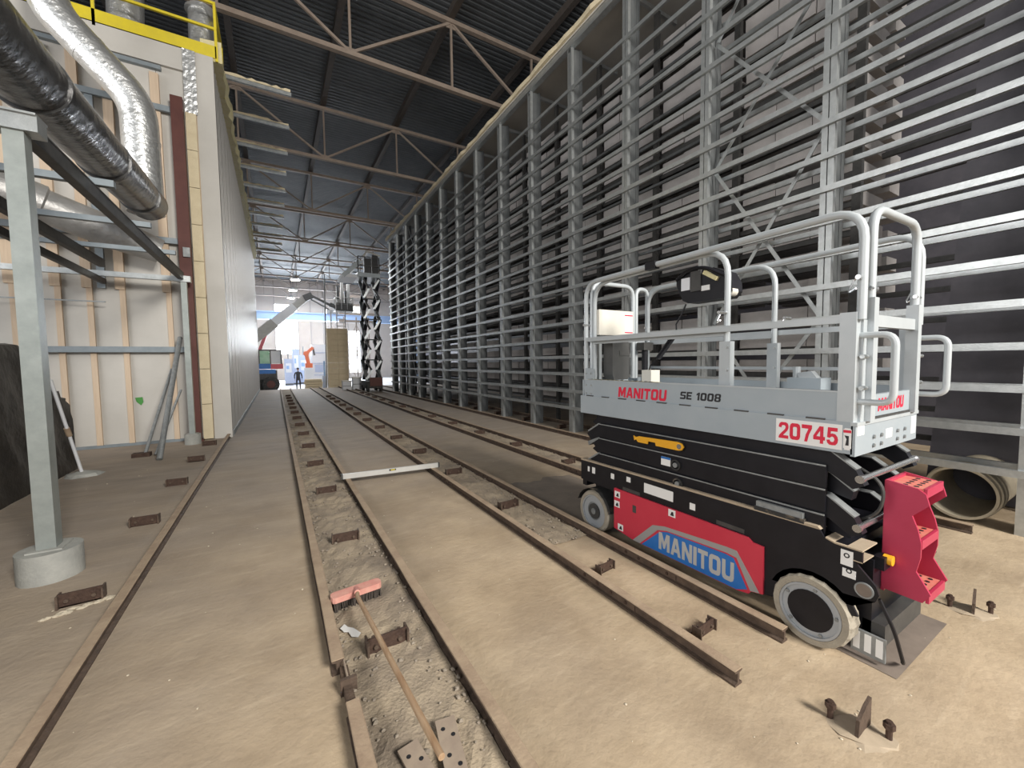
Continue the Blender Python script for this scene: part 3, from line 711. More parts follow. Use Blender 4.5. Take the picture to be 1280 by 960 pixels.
text_mb('SE 1008', .335, .058, (NX+.0075, 2.005, 1.392), (0,-1,.0), (0,0,1), .045, .12).build('lettering', INK, lift)
npl = MB().box(NX-.003, NX, .965, 1.305, 1.185, 1.325).build('number_plate', WHITE, lift)
text_mb('20745', .305, .10, (NX-.0035, 1.288, 1.205), (0,-1,0), (0,0,1), .03).build('lettering', REDL, npl)
s_ = MB().box(NX-.002, NX, .93, .955, 1.19, 1.31).build('sticker', WHITE, lift)
s_ = MB().box(NX-.003, NX, .925, .96, 1.20, 1.305).build('sticker', WHITE, lift)
MB().box(NX-.004, NX-.003, .925, .96, 1.285, 1.30).build('band', REDL, s_)
MB().prism([(.935,1.215),(.95,1.215),(.945,1.25),(.955,1.27),(.935,1.268)], 'x', NX-.004, NX-.003).build('symbol', INK, s_)
text_mb('MANITOU', .40, .075, (2.97, Y0-.0125, 1.385), (1,0,0), (0,0,1), .06, .1).build('lettering', REDL, lift)
MB().box(2.80, 3.49, Y0-.012, Y0+.012, 1.36, 1.485).build('kick_plate', LGREY, lift)
MB().box(2.86, 3.47, Y0-.016, Y0-.011, 1.347, 1.358).build('slot', DSTEEL, lift)
for x in (2.92, 3.03, 3.28, 3.40):
    for z in (1.195, 1.245): MB().cyl((x, Y0-.012, z), (x, Y0-.022, z), .011, 8).build('bolt', GALVD, lift)
for (xa, xb, za, zb) in ((2.70,2.79,1.27,1.325),(3.10,3.20,1.215,1.27),(3.52,3.60,1.20,1.31)):
    MB().box(xa, xb, Y0-.0135, Y0-.012, za, zb).build('sticker', WHITE, lift)
# guardrails
TR = .021
for x, nm in ((NX+.03, 'near'), (FX-.03, 'far')):
    fr = MB().tube(rpath([(x, 3.115, 1.37), (x, 3.115, 2.465), (x, .91, 2.485), (x, .91, 1.90)], .16, 6), .022 if nm == 'near' else .020, 10).build('guardrail', LRAIL, lift, True)
    MB().box(x-.03, x+.03, Y0, Y0+.075, 1.345, 1.94).build('corner_post', LRAIL, fr)
    MB().box(x-.02, x+.02, .97, 3.1, 1.885, 1.925).build('mid_rail', LRAIL, fr)
    MB().box(x-.012, x+.012, 1.0, 3.1, 1.60, 1.625).build('lower_rail', LRAIL, fr) if nm == 'far' else None
    ix = x+.055 if nm == 'near' else x-.055
    py = 1.685 if nm == 'near' else 1.755
    ex = MB().tube(rpath([(ix, 3.05, 1.5), (ix, 3.05, 2.45), (ix, py, 2.47), (ix, py, 1.37)], .19, 6), .021, 10).build('extension_rail', LRAIL, lift, True)
    MB().box(ix-.026, ix+.026, py-.04, py+.04, 1.36, 1.82).build('post_sleeve', LRAIL, ex)
    for z in (1.45, 1.62, 1.78): MB().cyl((ix-.035, py-.02, z), (ix+.035, py-.02, z), .010, 6).build('bolt', GALV, ex)
    MB().box(ix-.018, ix+.018, py, 3.05, 1.86, 1.892).build('mid_rail', LRAIL, ex)
    for yy, zz in ((.915, 2.12), (3.1, 2.05), (1.685, 2.02)):
        MB().cyl((x-.05, yy, zz), (x+.05, yy, zz), .012, 8).build('locking_pin', CHROME, fr, True)
        MB().tube(rpath([(x+.04, yy, zz), (x+.07, yy+.05, zz+.02), (x+.05, yy+.08, zz-.07), (x+.02, yy+.03, zz-.05)], .03), .005, 5).build('pin_clip', CHROME, fr, True)
    for yy in (2.3,): MB().box(x-.03, x+.03, yy-.05, yy+.05, 2.44, 2.50).build('rail_clamp', BLACK, fr)
MB().box(NX+.01, NX+.016, 2.985, 3.12, 1.33, 1.62).build('hinge_plate', LGREY, lift)
for z in (1.37, 1.45, 1.57):
    for y in (3.02, 3.09): MB().cyl((NX+.004, y, z), (NX+.012, y, z), .009, 6).build('bolt', GALV, lift)
# front end guard with document box and charcoal box
g = MB().tube(rpath([(2.76, 3.085, 1.5), (2.76, 3.085, 2.475), (3.34, 3.085, 2.475), (3.34, 3.085, 1.5)], .13, 6), .022, 10).build('front_guard', LRAIL, lift, True)
MB().tube(rpath([(3.385, 3.085, 1.5), (3.385, 3.085, 2.46), (3.56, 3.085, 2.46), (3.56, 3.085, 1.5)], .08, 6), .022, 10).build('front_guard', LRAIL, lift, True)
for x in (2.86, 3.23): MB().box(x-.018, x+.018, 3.07, 3.10, 1.5, 1.92).build('upright', LRAIL, g)
MB().box(2.72, 3.58, 3.075, 3.105, 1.885, 1.925).build('mid_rail', LRAIL, g)
db = MB().box(2.775, 3.25, 3.0, 3.06, 1.95, 2.20).build('document_box', CREAMB, lift)
for z in (2.15, 1.975): MB().box(3.13, 3.24, 2.997, 3.0, z, z+.012).build('red_band', REDL, db)
MB().box(3.13, 3.24, 2.998, 3.0, 1.97, 2.165).build('sticker', WHITE, db)
bb = MB().prism([(2.90,1.50),(3.09,1.50),(3.11,1.53),(3.11,1.86),(3.08,1.90),(3.04,1.885),(2.98,1.905),(2.90,1.89),(2.88,1.86),(2.88,1.55)], 'y', 2.92, 3.05).build('battery_box', BATT, lift)
MB().box(2.97, 3.11, 2.914, 2.92, 1.74, 1.79).build('grip', BATT, bb)
hy = MB().cyl((3.43, 3.0, 1.52), (3.43, 3.0, 1.80), .032, 12).build('hydraulic_unit', BLACK, lift, True)
MB().box(3.36, 3.50, 2.95, 3.05, 1.80, 1.88).build('valve', DSTEEL, hy)
MB().box(3.0, 3.12, 2.55, 2.66, 1.345, 1.60).build('junction_box', CREAMB, lift)
pe = MB().box(3.34, 3.5, 1.34, 1.56, 1.34, 1.55).build('pedal_box', LGREY, lift)
MB().prism([(1.38,1.55),(1.50,1.55),(1.51,1.585),(1.42,1.60)], 'x', 3.38, 3.44).build('pedal', LRAIL, pe)
MB().cyl((3.42, 1.53, 1.55), (3.42, 1.53, 1.63), .025, 10).build('knob', LRAIL, pe, True)
# control box
cb = MB().prism([(2.235,2.37),(2.20,2.40),(1.90,2.40),(1.80,2.35),(1.755,2.27),(1.75,2.20),(1.79,2.155),(2.12,2.155),(2.17,2.18),(2.23,2.31)], 'x', 2.93, 3.06).build('control_box', BLACK, lift)
MB().box(2.922, 2.93, 2.10, 2.18, 2.26, 2.36).build('display', PWHITE, cb)
MB().box(2.915, 2.93, 2.0, 2.09, 2.24, 2.40).build('frame', DSTEEL, cb)
MB().bar((2.92, 1.97, 2.375), (2.92, 1.86, 2.305), .03, .035, (1,0,0)).build('label_tag', FOAMY, cb)
MB().box(2.926, 2.93, 1.93, 2.0, 2.235, 2.275).build('sticker', WHITE, cb)
MB().tube(rpath([(2.93, 2.23, 2.36), (2.90, 2.10, 2.42), (2.90, 1.95, 2.41), (2.93, 1.80, 2.32)], .06), .014, 8).build('grip_bar', BLACK, cb, True)
MB().cyl((2.93, 1.78, 2.2), (3.0, 1.78, 2.2), .035, 12).build('knob', CREAMB, cb, True)
MB().tube([(3.0, 2.19, 2.16), (3.0, 2.23, 2.08), (3.0, 2.285, 2.0), (3.0, 2.28, 1.94)], .007, 6).build('cable', BLACK, cb, True)
co = []
a0 = Vector((3.0, 2.28, 1.93)); a1 = Vector((3.0, 2.47, 1.71)); n_ = 150; ax = (a1-a0).normalized(); e1 = ax.orthogonal().normalized(); e2 = ax.cross(e1)
for i in range(n_): co.append(a0+(a1-a0)*(i/n_) + (e1*math.cos(i*.9)+e2*math.sin(i*.9))*.020)
co += [a1, Vector((3.0, 2.56, 1.64)), Vector((3.05, 2.62, 1.59))]
MB().tube(co, .006, 5).build('coiled_cable', BLACK, cb, True)
# entrance gate and grab handles
gt = MB().tube(rpath([(2.815, Y0-.01, 1.37), (2.815, Y0-.01, 2.505), (3.50, Y0-.01, 2.515), (3.50, Y0-.01, 1.37)], .14, 6), .023, 10).build('entrance_gate', LRAIL, lift, True)
MB().box(2.80, 3.50, Y0-.025, Y0+.01, 1.865, 1.93).build('mid_rail', LRAIL, gt)
for x in (2.77, 3.56): MB().box(x-.035, x+.035, Y0-.012, Y0+.012, 1.345, 1.90).build('jamb_plate', LRAIL, gt)
for x in (2.815, 3.50):
    MB().box(x-.03, x+.03, Y0-.04, Y0+.02, 1.345, 2.02).build('sleeve', LRAIL, gt)
    MB().cyl((x-.04, Y0-.02, 2.07), (x+.05, Y0-.02, 2.07), .011, 8).build('locking_pin', CHROME, gt, True)
for x in (2.735, 3.60):
    h_ = MB().tube(rpath([(x, Y0, 1.815), (x, Y0-.145, 1.815), (x, Y0-.145, 1.455), (x, Y0, 1.455)], .06, 6), .017, 10).build('grab_handle', LRAIL, lift, True)
    for z in (1.70, 1.53): MB().cyl((x-.03, Y0-.02, z), (x+.03, Y0-.02, z), .012, 8).build('bolt', GALV, h_)
MB().tube(rpath([(3.45, .96, 1.74), (3.33, .96, 1.74), (3.33, .96, 1.62), (3.45, .96, 1.62)], .02, 4), .006, 6).build('latch_wire', LRAIL, lift, True)
# red steps at the end of the chassis
st = MB().box(2.955, 3.245, .845, .86, .36, 1.0).build('step_ladder', REDS, lift)
plate_p = [(.855,.375),(.855,1.005),(.72,.985),(.69,.962),(.675,.905),(.74,.83),(.715,.76),(.70,.69),(.70,.61),(.715,.53),(.655,.425),(.685,.37)]
for x in (2.95, 3.232): MB().prism(plate_p, 'x', x, x+.014).build('side_plate', REDS, st)
for z, ya in ((.985,.70),(.70,.71),(.415,.675)):
    MB().box(2.963, 3.234, ya, .85, z-.012, z).build('tread', REDT, st)
    MB().box(2.963, 3.234, ya-.012, ya+.002, z-.045, z+.004).build('tread_nose', REDS, st)
    for k in range(5):
        for yy in (ya+.04, ya+.085): MB().cyl((3.0+.05*k, yy, z-.001), (3.0+.05*k, yy, z+.003), .011, 8).build('tread_hole', INK, st)

# ------------------------------------------------------------------ left building: front wall and corridor wall
wf = bpy.data.objects.new('wall_left_front', None); C.objects.link(wf); wf.location = (-2, 11.5, 0); WL[wf.name] = Vector((-2, 11.5, 0)); struct(wf)
edges = [-14, -11, -9, -7.4, -6.2, -5.4, -4.85, -4.25, -3.65, -3.2, -2.7, -1.95, -1.25]
for a, b in zip(edges[:-1], edges[1:]):
    MB().box(a+.004, b-.004, 11.5, 11.6, 0, 8.6).build('panel', WPANEL, wf)
    MB().box(b-.045, b+.045, 11.45, 11.5, .06, 3.3).build('batten', WOOD, wf)
    MB().box(b-.10, b+.05, 11.42, 11.5, 3.3, 7.9).build('batten', WOOD, wf)
MB().box(-14, -1.25, 11.46, 11.5, 0, .06).build('base_channel', BGREY, wf)
MB().box(-14, -1.85, 11.40, 11.5, 7.98, 8.06).build('cap_channel', BGREY, wf)
MB().box(-14, -1.4, 11.42, 11.5, 8.10, 8.58).build('capping', WPANEL, wf)
MB().box(-1.27, -.93, 11.40, 11.6, 0, 8.55).build('corner_panel', WPANEL, wf)
for z in (2.05, 4.40, 7.17): MB().box(-14, -1.72, 11.34, 11.42, z-.06, z+.06).build('girt', BGREY, wf)
for x in (-2.95, -5.0): MB().box(x-.1, x+.02, 11.36, 11.44, 3.3, 7.1).build('channel_stud', BGREY, wf)
z = 0.02
for k in range(9):
    hh = .80; MB().box(-1.47, -1.285, 11.36, 11.5, z, z+hh-.012).build('foam_block', FOAM, wf); z += hh
MB().prism([(-2.62,1.02),(-2.50,1.03),(-2.49,.92),(-2.53,.85),(-2.60,.93)], 'y', 11.493, 11.499).build('green_mark', GREENP, wf)
cw = bpy.data.objects.new('wall_left_corridor', None); C.objects.link(cw); cw.location = (-.95, 21, 0); WL[cw.name] = Vector((-.95, 21, 0)); struct(cw)
y = 11.6; k = 0
while y < 31:
    b = min(31, y+1.0); p = MB()
    p.box(-1.12, -.95, y+.004, b-.004, 0, 8.55)
    for q in range(4): p.box(-.95, -.938, y+.06+.235*q, y+.12+.235*q, .05, 8.5)
    p.build('panel', CPANEL, cw); y = b
MB().box(-.955, -.92, 11.6, 31, 0, .12).build('base_channel', GALVD, cw)
MB().box(-14, -1.12, 11.6, 31, 8.3, 8.5).build('roof_panel', WPANEL, cw)
MB().box(-14, -.95, 30.9, 31, 0, 8.5).build('end_panel', WPANEL, cw)
vs = []; fs = []; nY = 70
for i in range(nY+1):
    yy = 11.45+19.5*i/nY; e = random.uniform(-.05, .05); e2 = random.uniform(-.05, .05)
    vs += [(-.80+e, yy, 8.5), (-.78+e2, yy, 8.92+e), (-1.15, yy, 8.92), (-1.15, yy, 8.5)]
for i in range(nY):
    for q in range(4): fs.append((i*4+q, i*4+(q+1) % 4, i*4+4+(q+1) % 4, i*4+4+q))
fs += [(0,1,2,3)]
MB().add(vs, fs).build('foam_edge', FOAMY, cw)
for i in range(11):
    yy = 12.65+1.75*i
    t = thing('wall_bracket', (-.9, yy, 8.95), f'foam-coated bracket arm on top of the corridor wall, {ORD[i]} from the camera', 'bracket', 'bracket arms along the wall top')
    MB().bar((-1.1, yy, 8.93), (.66, yy, 8.93), .07, .09).build('arm', GALVD, t)
    vs = []; fs = []; m_ = 16
    for q in range(m_+1):
        x = -1.1+1.74*q/m_; e = random.uniform(-.02, .03); vs += [(x, yy-.055+e*.5, 8.977), (x, yy-.04, 9.03+e), (x, yy+.045, 9.03+e), (x, yy+.055, 8.977)]
    for q in range(m_):
        for r_ in range(4): fs.append((q*4+r_, q*4+(r_+1) % 4, q*4+4+(r_+1) % 4, q*4+4+r_))
    fs += [(0,1,2,3), (m_*4+3, m_*4+2, m_*4+1, m_*4)]
    MB().add(vs, fs).build('foam_coat', FOAM, t)
# yellow walkway guard on the building roof
t = thing('roof_guardrail', (-3, 11.5, 8.55), 'yellow guardrail with toe board along the roof edge at top left', 'guardrail')
MB().box(-14, -.86, 11.42, 11.45, 8.56, 8.82).build('toe_board', SAFE, t)
for z in (9.2, 9.75): MB().bar((-14, 11.44, z), (-.84, 11.44, z), .05, .05).build('rail', SAFE, t)
for x in (-.86, -2.85, -4.9, -7, -9): MB().box(x-.025, x+.025, 11.42, 11.47, 8.5, 9.78).build('post', SAFE, t)
for z in (9.2, 9.75): MB().bar((-.86, 11.45, z), (-.86, 12.9, z), .05, .05).build('rail', SAFE, t)
MB().box(-.885, -.835, 12.85, 12.9, 8.5, 9.78).build('post', SAFE, t)

# red oxide column, posts, pipe rack frame
t = thing('red_column', (-1.6, 11.3, 0), 'tall dark red steel channel column standing at the wall corner', 'column')
mb = MB(); mb.box(-1.70, -1.49, 11.22, 11.25, 0, 7.43); mb.box(-1.70, -1.67, 11.25, 11.38, 0, 7.43); mb.box(-1.52, -1.49, 11.25, 11.38, 0, 7.43); mb.build('channel', OXIDE, t)
MB().box(-1.62, -1.50, 11.17, 11.22, 4.05, 4.25).build('cleat', GALVD, t)
MB().box(-1.75, -1.45, 11.18, 11.40, 0, .03).build('base_plate', OXIDE, t)
POSTM = mat('grey_green_post', (.27, .30, .29), .42, .45, (.36, .39, .38), 7)
t = thing('pipe_rack_frame', (-1.62, 4.65, 0), 'grey steel frame carrying the ducts on square posts at left', 'steel frame')
for (x, y, wd, hp, rr, zz) in ((-1.64, 4.66, .115, 3.5, .19, .235), (-1.60, 10.93, .10, 3.5, .145, .22)):
    p = MB().box(x-wd/2, x+wd/2, y-wd/2, y+wd/2, .02, hp).build('post', POSTM, t)
    mb = MB().cyl((x, y, 0), (x, y, zz), rr, 32); mb.build('concrete_base', PADC, p, True)
    MB().box(x-wd*.9, x+wd*.9, y-wd*.9, y+wd*.9, zz, zz+.012).build('base_plate', PADC, p)
MB().box(-5.5, -1.50, 4.58, 4.74, 3.5, 3.62).build('end_beam', GALV, t)
MB().box(-5.5, -1.50, 4.56, 4.76, 3.62, 3.635).build('beam_flange', GALV, t)
MB().box(-6.5, -1.50, 10.88, 10.98, 3.47, 3.57).build('end_beam', GALV, t)
MB().box(-1.72, -1.48, 10.86, 11.0, 3.46, 3.585).build('sleeve', GALV, t)
def angle(x, y0, y1, z0, z1, w_=.10):
    mb = MB(); mb.bar((x, y0, z0), (x, y1, z1), .016, w_); mb.bar((x-w_*.4, y0, z0+w_/2), (x-w_*.4, y1, z1+w_/2), w_, .016); mb.bar((x-w_*.3, y0, z0-w_/2), (x-w_*.3, y1, z1-w_/2), w_*.7, .016); return mb
angle(-1.60, 4.72, 10.9, 3.58, 3.58, .13).build('long_channel', DSTEEL, t)
angle(-2.62, 4.0, 10.2, 3.58, 3.58, .12).build('long_channel', DSTEEL, t)
angle(-2.9, 4.0, 11.3, 3.42, 3.42, .09).build('long_channel', DSTEEL, t)
for y, xa in ((6.14, -4.5), (7.65, -4.8), (9.28, -5)): MB().bar((xa, y, 3.70), (-1.45, y, 3.70), .08, .07).build('cross_bar', BGREY, t)
MB().bar((-7, 11.2, 3.0), (-2.9, 11.2, 3.0), .025, .025).build('tie_rod', GALVD, t)

# ducts
t = thing('black_duct', (-1.87, 6, 4.4), 'long dark film-wrapped duct running above the steel frame at top left', 'duct')
mb = MB(); pts = []
for i in range(14):
    f_ = i/13; pts.append((-1.80-.13*f_, 1.2+8.85*f_, 4.02+.70*f_))
mb.tube(pts, [.285+random.uniform(-.006,.008) for _ in pts], 28).build('duct_wall', FOILD, t, True)
for yy in (3.4, 5.6, 7.6, 9.4):
    f_ = (yy-1.2)/9.1; MB().tube([(-1.80-.13*f_, yy-.03, 4.02+.70*f_), (-1.80-.13*f_, yy+.03, 4.022+.70*f_)], .298, 28).build('joint_band', FOILD, t, True)
t = thing('foil_duct', (-2.1, 10.4, 6), 'bright crumpled foil duct bending down in front of the white wall', 'duct')
path = rpath([(-3.05, 10.2, 11.5), (-3.17, 10.3, 7.95), (-2.06, 10.45, 6.72), (-2.04, 10.46, 4.66)], .36, 6)
MB().tube(path, .285, 30).build('duct_wall', FOIL, t, True)
for (p, q) in (((-2.05, 10.455, 6.0), (-2.05, 10.455, 6.05)), ((-2.71, 10.362, 7.44), (-2.67, 10.368, 7.396))): MB().tube([p, q], .292, 30).build('joint_band', FOIL, t, True)
t = thing('grey_duct', (-3.5, 10.9, 4.2), 'foil-wrapped duct slanting behind the steel frame below the black duct', 'duct')
MB().tube(rpath([(-6.5, 9.6, 5.0), (-3.9, 10.3, 4.72), (-3.0, 10.7, 4.42), (-1.95, 10.95, 4.06)], .5, 6), [.36]*1+[.35]*7+[.30]*7+[.24], 26).build('duct_wall', FOILG, t, True)
for i, (p, q, r_, lb) in enumerate((((-2.55, 12.2, 8.5), (-2.55, 12.3, 12), .30, 'foil riser duct behind the yellow toe board, left of the two'), ((-1.2, 12.2, 8.5), (-1.2, 12.3, 12), .26, 'foil riser duct behind the yellow toe board, near its right end'))):
    t = thing('riser_duct', p, lb, 'duct', 'riser ducts behind the toe board')
    MB().tube([p, ((p[0]+q[0])/2+.05, p[1], 10), q], [r_, r_*1.05, r_], 20).build('duct_wall', FOIL, t, True)
    MB().tube([(p[0], p[1], 9.9), (p[0]+.01, p[1], 9.96)], r_*1.12, 20).build('joint_band', FOIL, t, True)
t = thing('foil_strip', (-1.36, 11.38, 7.9), 'crumpled foil strip hanging on the wall below the toe board', 'foil')
grid(-1.47, -1.25, 7.2, 8.55, 5, 18, lambda x, y: 0)
mb = MB(); vs = []; fs = []
for j in range(19):
    for i in range(6): vs.append((-1.47+.044*i, 11.375+random.uniform(-.004, .004), 7.2+1.35*j/18))
for j in range(18):
    for i in range(5): a = j*6+i; fs.append((a, a+1, a+7, a+6))
mb.add(vs, fs).build('foil_sheet', FOIL, t)
MB().box(-1.40, -1.32, 11.388, 11.40, 8.50, 8.56).build('staple_strip', GALVD, t)

# tarp-covered pile and leaning poles
def tarp():
    nx, ny = 46, 60; vs = []; fs = []
    rnd = random.Random(5); ph = [(rnd.uniform(1, 7), rnd.uniform(1, 7), rnd.uniform(0, 6)) for _ in range(9)]
    # profile across X: up the right face then over the top to the left
    for j in range(ny+1):
        y = 2.4+6.95*j/ny
        topz = 2.0 if y < 8.2 else 2.0-.85*((y-8.2)/1.15)**.9
        if y < 5: topz = 2.0
        for i in range(nx+1):
            s_ = i/nx*5.5
            if s_ < topz: x, z = -2.90-.05*s_, s_
            else: x, z = -2.90-.05*topz-(s_-topz), topz+.05*math.sin((s_-topz)*1.2)
            wv = sum(math.sin(a*x*1.3+b*y+c+z*2.1) for a, b, c in ph)/9
            wv2 = sum(math.sin(a*2.6*y+b*2.2*(x+z)+c) for a, b, c in ph)/9
            k = .07*wv+.045*wv2
            if s_ < topz: x += k*min(1, s_*3+.15)
            else: z += k
            vs.append((x, y, max(z, .004)))
    for j in range(ny):
        for i in range(nx): a = j*(nx+1)+i; fs.append((a, a+1, a+nx+2, a+nx+1))
    mb = MB().add(vs, fs)
    # far end face
    n0 = len(mb.v); end = [ny*(nx+1)+i for i in range(nx+1)]
    base = [(mb.v[e][0], mb.v[e][1]+.03, 0.003) for e in end]; mb.v += base
    mb.f += [(end[i], end[i+1], n0+i+1, n0+i) for i in range(nx)]
    st_ = [i for i in range(nx+1)]; n1 = len(mb.v); mb.v += [(mb.v[e][0], mb.v[e][1]-.03, .003) for e in st_]
    mb.f += [(st_[i], st_[i+1], n1+i+1, n1+i) for i in range(nx)]
    return mb
o = tarp().build('tarp_covered_pile', TARP, None, True); tag(o, 'wrinkled black tarp covering a tall pile at the left edge', 'tarp')
t = thing('prop_pole', (-2.74, 8.93, 0), 'thin pale prop pole leaning on the black tarp, foot in a dirt mound', 'pole')
MB().tube([(-2.66, 8.72, .04), (-2.70, 8.05, 1.52)], .022, 10).build('pole', PWHITE, t, True)
MB().tube([(-2.677, 8.43, .68), (-2.681, 8.37, .80)], .034, 10).build('collar', DUSTY, t, True)
mb = MB().blob((-2.65, 8.74, .0), .24, .20, .09, .15, 10); mb.build('dirt_mound', PADC, t)
for i, (p, q, r_, lb) in enumerate((((-1.86, 9.35, .02), (-1.76, 11.2, 2.3), .045, 'thick steel tube leaning in the corner by the second post'),
                              ((-2.19, 9.98, .02), (-1.93, 11.2, 1.62), .028, 'thin rod leaning on the wall, left of the leaning tube'),
                              ((-2.02, 9.9, .02), (-1.70, 10.6, 1.2), .022, 'short thin rod leaning low against the second post'))):
    tag(MB().tube([p, q], r_, 10).build('leaning_tube', GALVD, None, True), lb, 'rod', 'rods leaning in the wall corner')
tag(MB().box(-2.36, -2.1, 9.88, 10.05, 0, .07).build('scrap_block', RUSTB), 'small dark scrap block at the feet of the leaning rods', 'block')

# ------------------------------------------------------------------ far end: person, machines, stacks
GZ = -.39
def skin_body():
    me = bpy.data.meshes.new('person'); 
    J = [((0,0,.90),.125),((0,0,1.10),.135),((0,.01,1.30),.155),((0,.01,1.44),.11),((0,.0,1.52),.055),
         ((-.10,0,.86),.10),((-.12,.14,.50),.068),((-.12,.02,.10),.05),((-.13,.15,.04),.045),
         ((.10,0,.86),.10),((.12,-.05,.48),.068),((.12,-.20,.12),.05),((.13,-.10,.035),.045),
         ((-.19,.01,1.40),.075),((-.27,.04,1.12),.055),((-.25,.12,.88),.042),
         ((.19,.01,1.40),.075),((.27,-.02,1.12),.055),((.28,.06,.88),.042)]
    E_ = [(0,1),(1,2),(2,3),(3,4),(0,5),(5,6),(6,7),(7,8),(0,9),(9,10),(10,11),(11,12),(2,13),(13,14),(14,15),(2,16),(16,17),(17,18)]
    me.from_pydata([j[0] for j in J], E_, [])
    o = bpy.data.objects.new('person', me); C.objects.link(o)
    mod = o.modifiers.new('skin', 'SKIN'); me.skin_vertices.new() if hasattr(me.skin_vertices, 'new') and not me.skin_vertices else None
    for v, (p, r_) in zip(me.skin_vertices[0].data, J): v.radius = (r_, r_*.85)
    me.skin_vertices[0].data[0].use_root = True
    o.modifiers.new('sub', 'SUBSURF').levels = 2
    dg = bpy.context.evaluated_depsgraph_get(); m2 = bpy.data.meshes.new_from_object(o.evaluated_get(dg))
    bpy.data.objects.remove(o); o = bpy.data.objects.new('person', m2); C.objects.link(o)
    m2.materials.clear(); m2.materials.append(CLOTH); m2.polygons.foreach_set('use_smooth', [True]*len(m2.polygons))
    WL[o.name] = Vector((0,0,0)); return o
pr = skin_body(); pr.location = (1.55, 36.6, GZ)
tag(pr, 'person in dark clothes and cap walking away in the bright far bay', 'person')
hd = MB(); n = 12
pf = [(.0,1.76),(.06,1.745),(.09,1.70),(.098,1.65),(.09,1.60),(.072,1.56),(.05,1.535),(0,1.53)]
vs = []; fs = []
for r_, z in pf:
    for k in range(n): a = k*2*math.pi/n; vs.append((r_*.85*math.cos(a), r_*math.sin(a)+.01, z))
for i in range(len(pf)-1):
    for k in range(n): fs.append((i*n+k, i*n+(k+1) % n, (i+1)*n+(k+1) % n, (i+1)*n+k))
hd.add(vs, fs); hd.add([(-.012,.10,1.64),(.012,.10,1.64),(0,.125,1.615),(0,.10,1.66)], [(0,1,2),(0,2,3),(1,3,2)])
for s_ in (-1, 1): hd.blob((s_*.085, .0, 1.645), .015, .03, .035, 0, 6)
hd.build('head', SKIN, pr, True, local=True)
for s_ in (-1, 1): MB().blob((s_*.03, .098, 1.665), .012, .01, .008, 0, 6).build('eye', INK, pr, local=True)
MB().box(-.025, .025, .085, .098, 1.585, 1.595).build('mouth', REDS, pr, local=True)
cap = MB(); vs = []; fs = []
for r_, z in ((.0,1.79),(.07,1.78),(.10,1.735),(.106,1.68)):
    for k in range(n): a = k*2*math.pi/n; vs.append((r_*.9*math.cos(a), r_*math.sin(a)+.008, z))
for i in range(3):
    for k in range(n): fs.append((i*n+k, i*n+(k+1) % n, (i+1)*n+(k+1) % n, (i+1)*n+k))
cap.add(vs, fs); cap.prism([(-.08,.06),(.08,.06),(.06,.19),(-.06,.19)], 'z', 1.68, 1.695); cap.build('cap', CLOTH, pr, True, local=True)
for s_, hx, hy in ((-1, -.25, .13), (1, .285, .07)):
    h_ = MB(); h_.blob((hx, hy+.015, .81), .03, .045, .055, 0, 8)
    for f_ in range(4): h_.tube([(hx, hy-.02+.02*f_+.015, .785), (hx-.004*s_, hy-.02+.02*f_+.02, .745), (hx-.015*s_, hy-.02+.02*f_+.022, .71+.008*abs(f_-1.5))], [.0095,.009,.007], 6)
    h_.tube([(hx, hy+.05, .83), (hx-.01*s_, hy+.075, .79), (hx-.02*s_, hy+.078, .755)], [.011,.01,.008], 6)
    h_.build('hand', SKIN, pr, True, local=True)

# telescopic boom machine behind the corridor wall
bl = thing('boom_lift', (-1, 36, GZ), 'wheeled boom machine with green-glazed cab, its grey boom reaching to the rack', 'boom lift')
MB().box(-5, .1, 35.2, 37.2, .55, 1.25).build('chassis', DSTEEL, bl)
MB().box(-5, .0, 35.15, 37.1, 1.0, 1.3).build('red_side', BLUE, bl)
MB().box(-.30, .50, 35.14, 36.9, 1.35, 1.72).build('engine_cover', RED, bl)
MB().box(-3, -.30, 35.14, 36.9, 1.35, 1.75).build('turret', BLUE, bl)
cabf = MB()
for x, y in ((-1.05,35.2),(.42,35.2),(-1.05,36.5),(.42,36.5)): cabf.bar((x,y,1.7),(x*.96-.02,y,2.75),.08,.08)
cabf.box(-1.1, .46, 35.15, 36.55, 2.72, 2.80); cabf.bar((-.30,35.2,1.7),(-.30,35.2,2.75),.07,.07); cabf.build('cab_frame', DSTEEL, bl)
MB().box(-.98, -.34, 35.2, 35.23, 1.75, 2.70).build('cab_glass', GLASSG, bl)
MB().box(-.26, .36, 35.2, 35.23, 1.75, 2.70).build('cab_glass', PWHITE, bl)
for x in (-.33, -3.6):
    wl = MB().tube([(x, 35.0, .2), (x, 35.06, .2), (x, 35.4, .2), (x, 35.45, .2)], [.50,.58,.58,.50], 24).build('wheel', BLACKD, bl, True)
    MB().cyl((x, 34.98, .2), (x, 35.02, .2), .28, 16).build('hub', OXIDE, wl, True)
wl = MB().tube([(-.95, 36.4, .2), (-.95, 36.9, .2)], .55, 24).build('wheel', BLACKD, bl, True)
b1 = Vector((-1.6, 36, 3.35)); b2 = Vector((2.35, 36, 7.0))
for i, (f0, f1, w_) in enumerate(((-.25,.42,.75),(.38,.78,.62),(.74,1.0,.5))):
    MB().bar(b1+(b2-b1)*f0, b1+(b2-b1)*f1, w_*.8, w_).build('boom_section', BOOM if i != 1 else PWHITE, bl)
for i in range(3):
    p = b1+(b2-b1)*(.12+.05*i); MB().box(p.x-.06, p.x+.06, 35.76, 35.80, p.z-.12, p.z+.12).build('letter_mark', INK, bl)
MB().bar((-.45, 35.9, 4.2), (-1.15, 35.9, 2.3), .22, .22).build('lift_cylinder', RED, bl)
MB().bar((2.15, 36, 6.85), (2.75, 36, 7.15), .5, .5).build('knuckle', DSTEEL, bl)
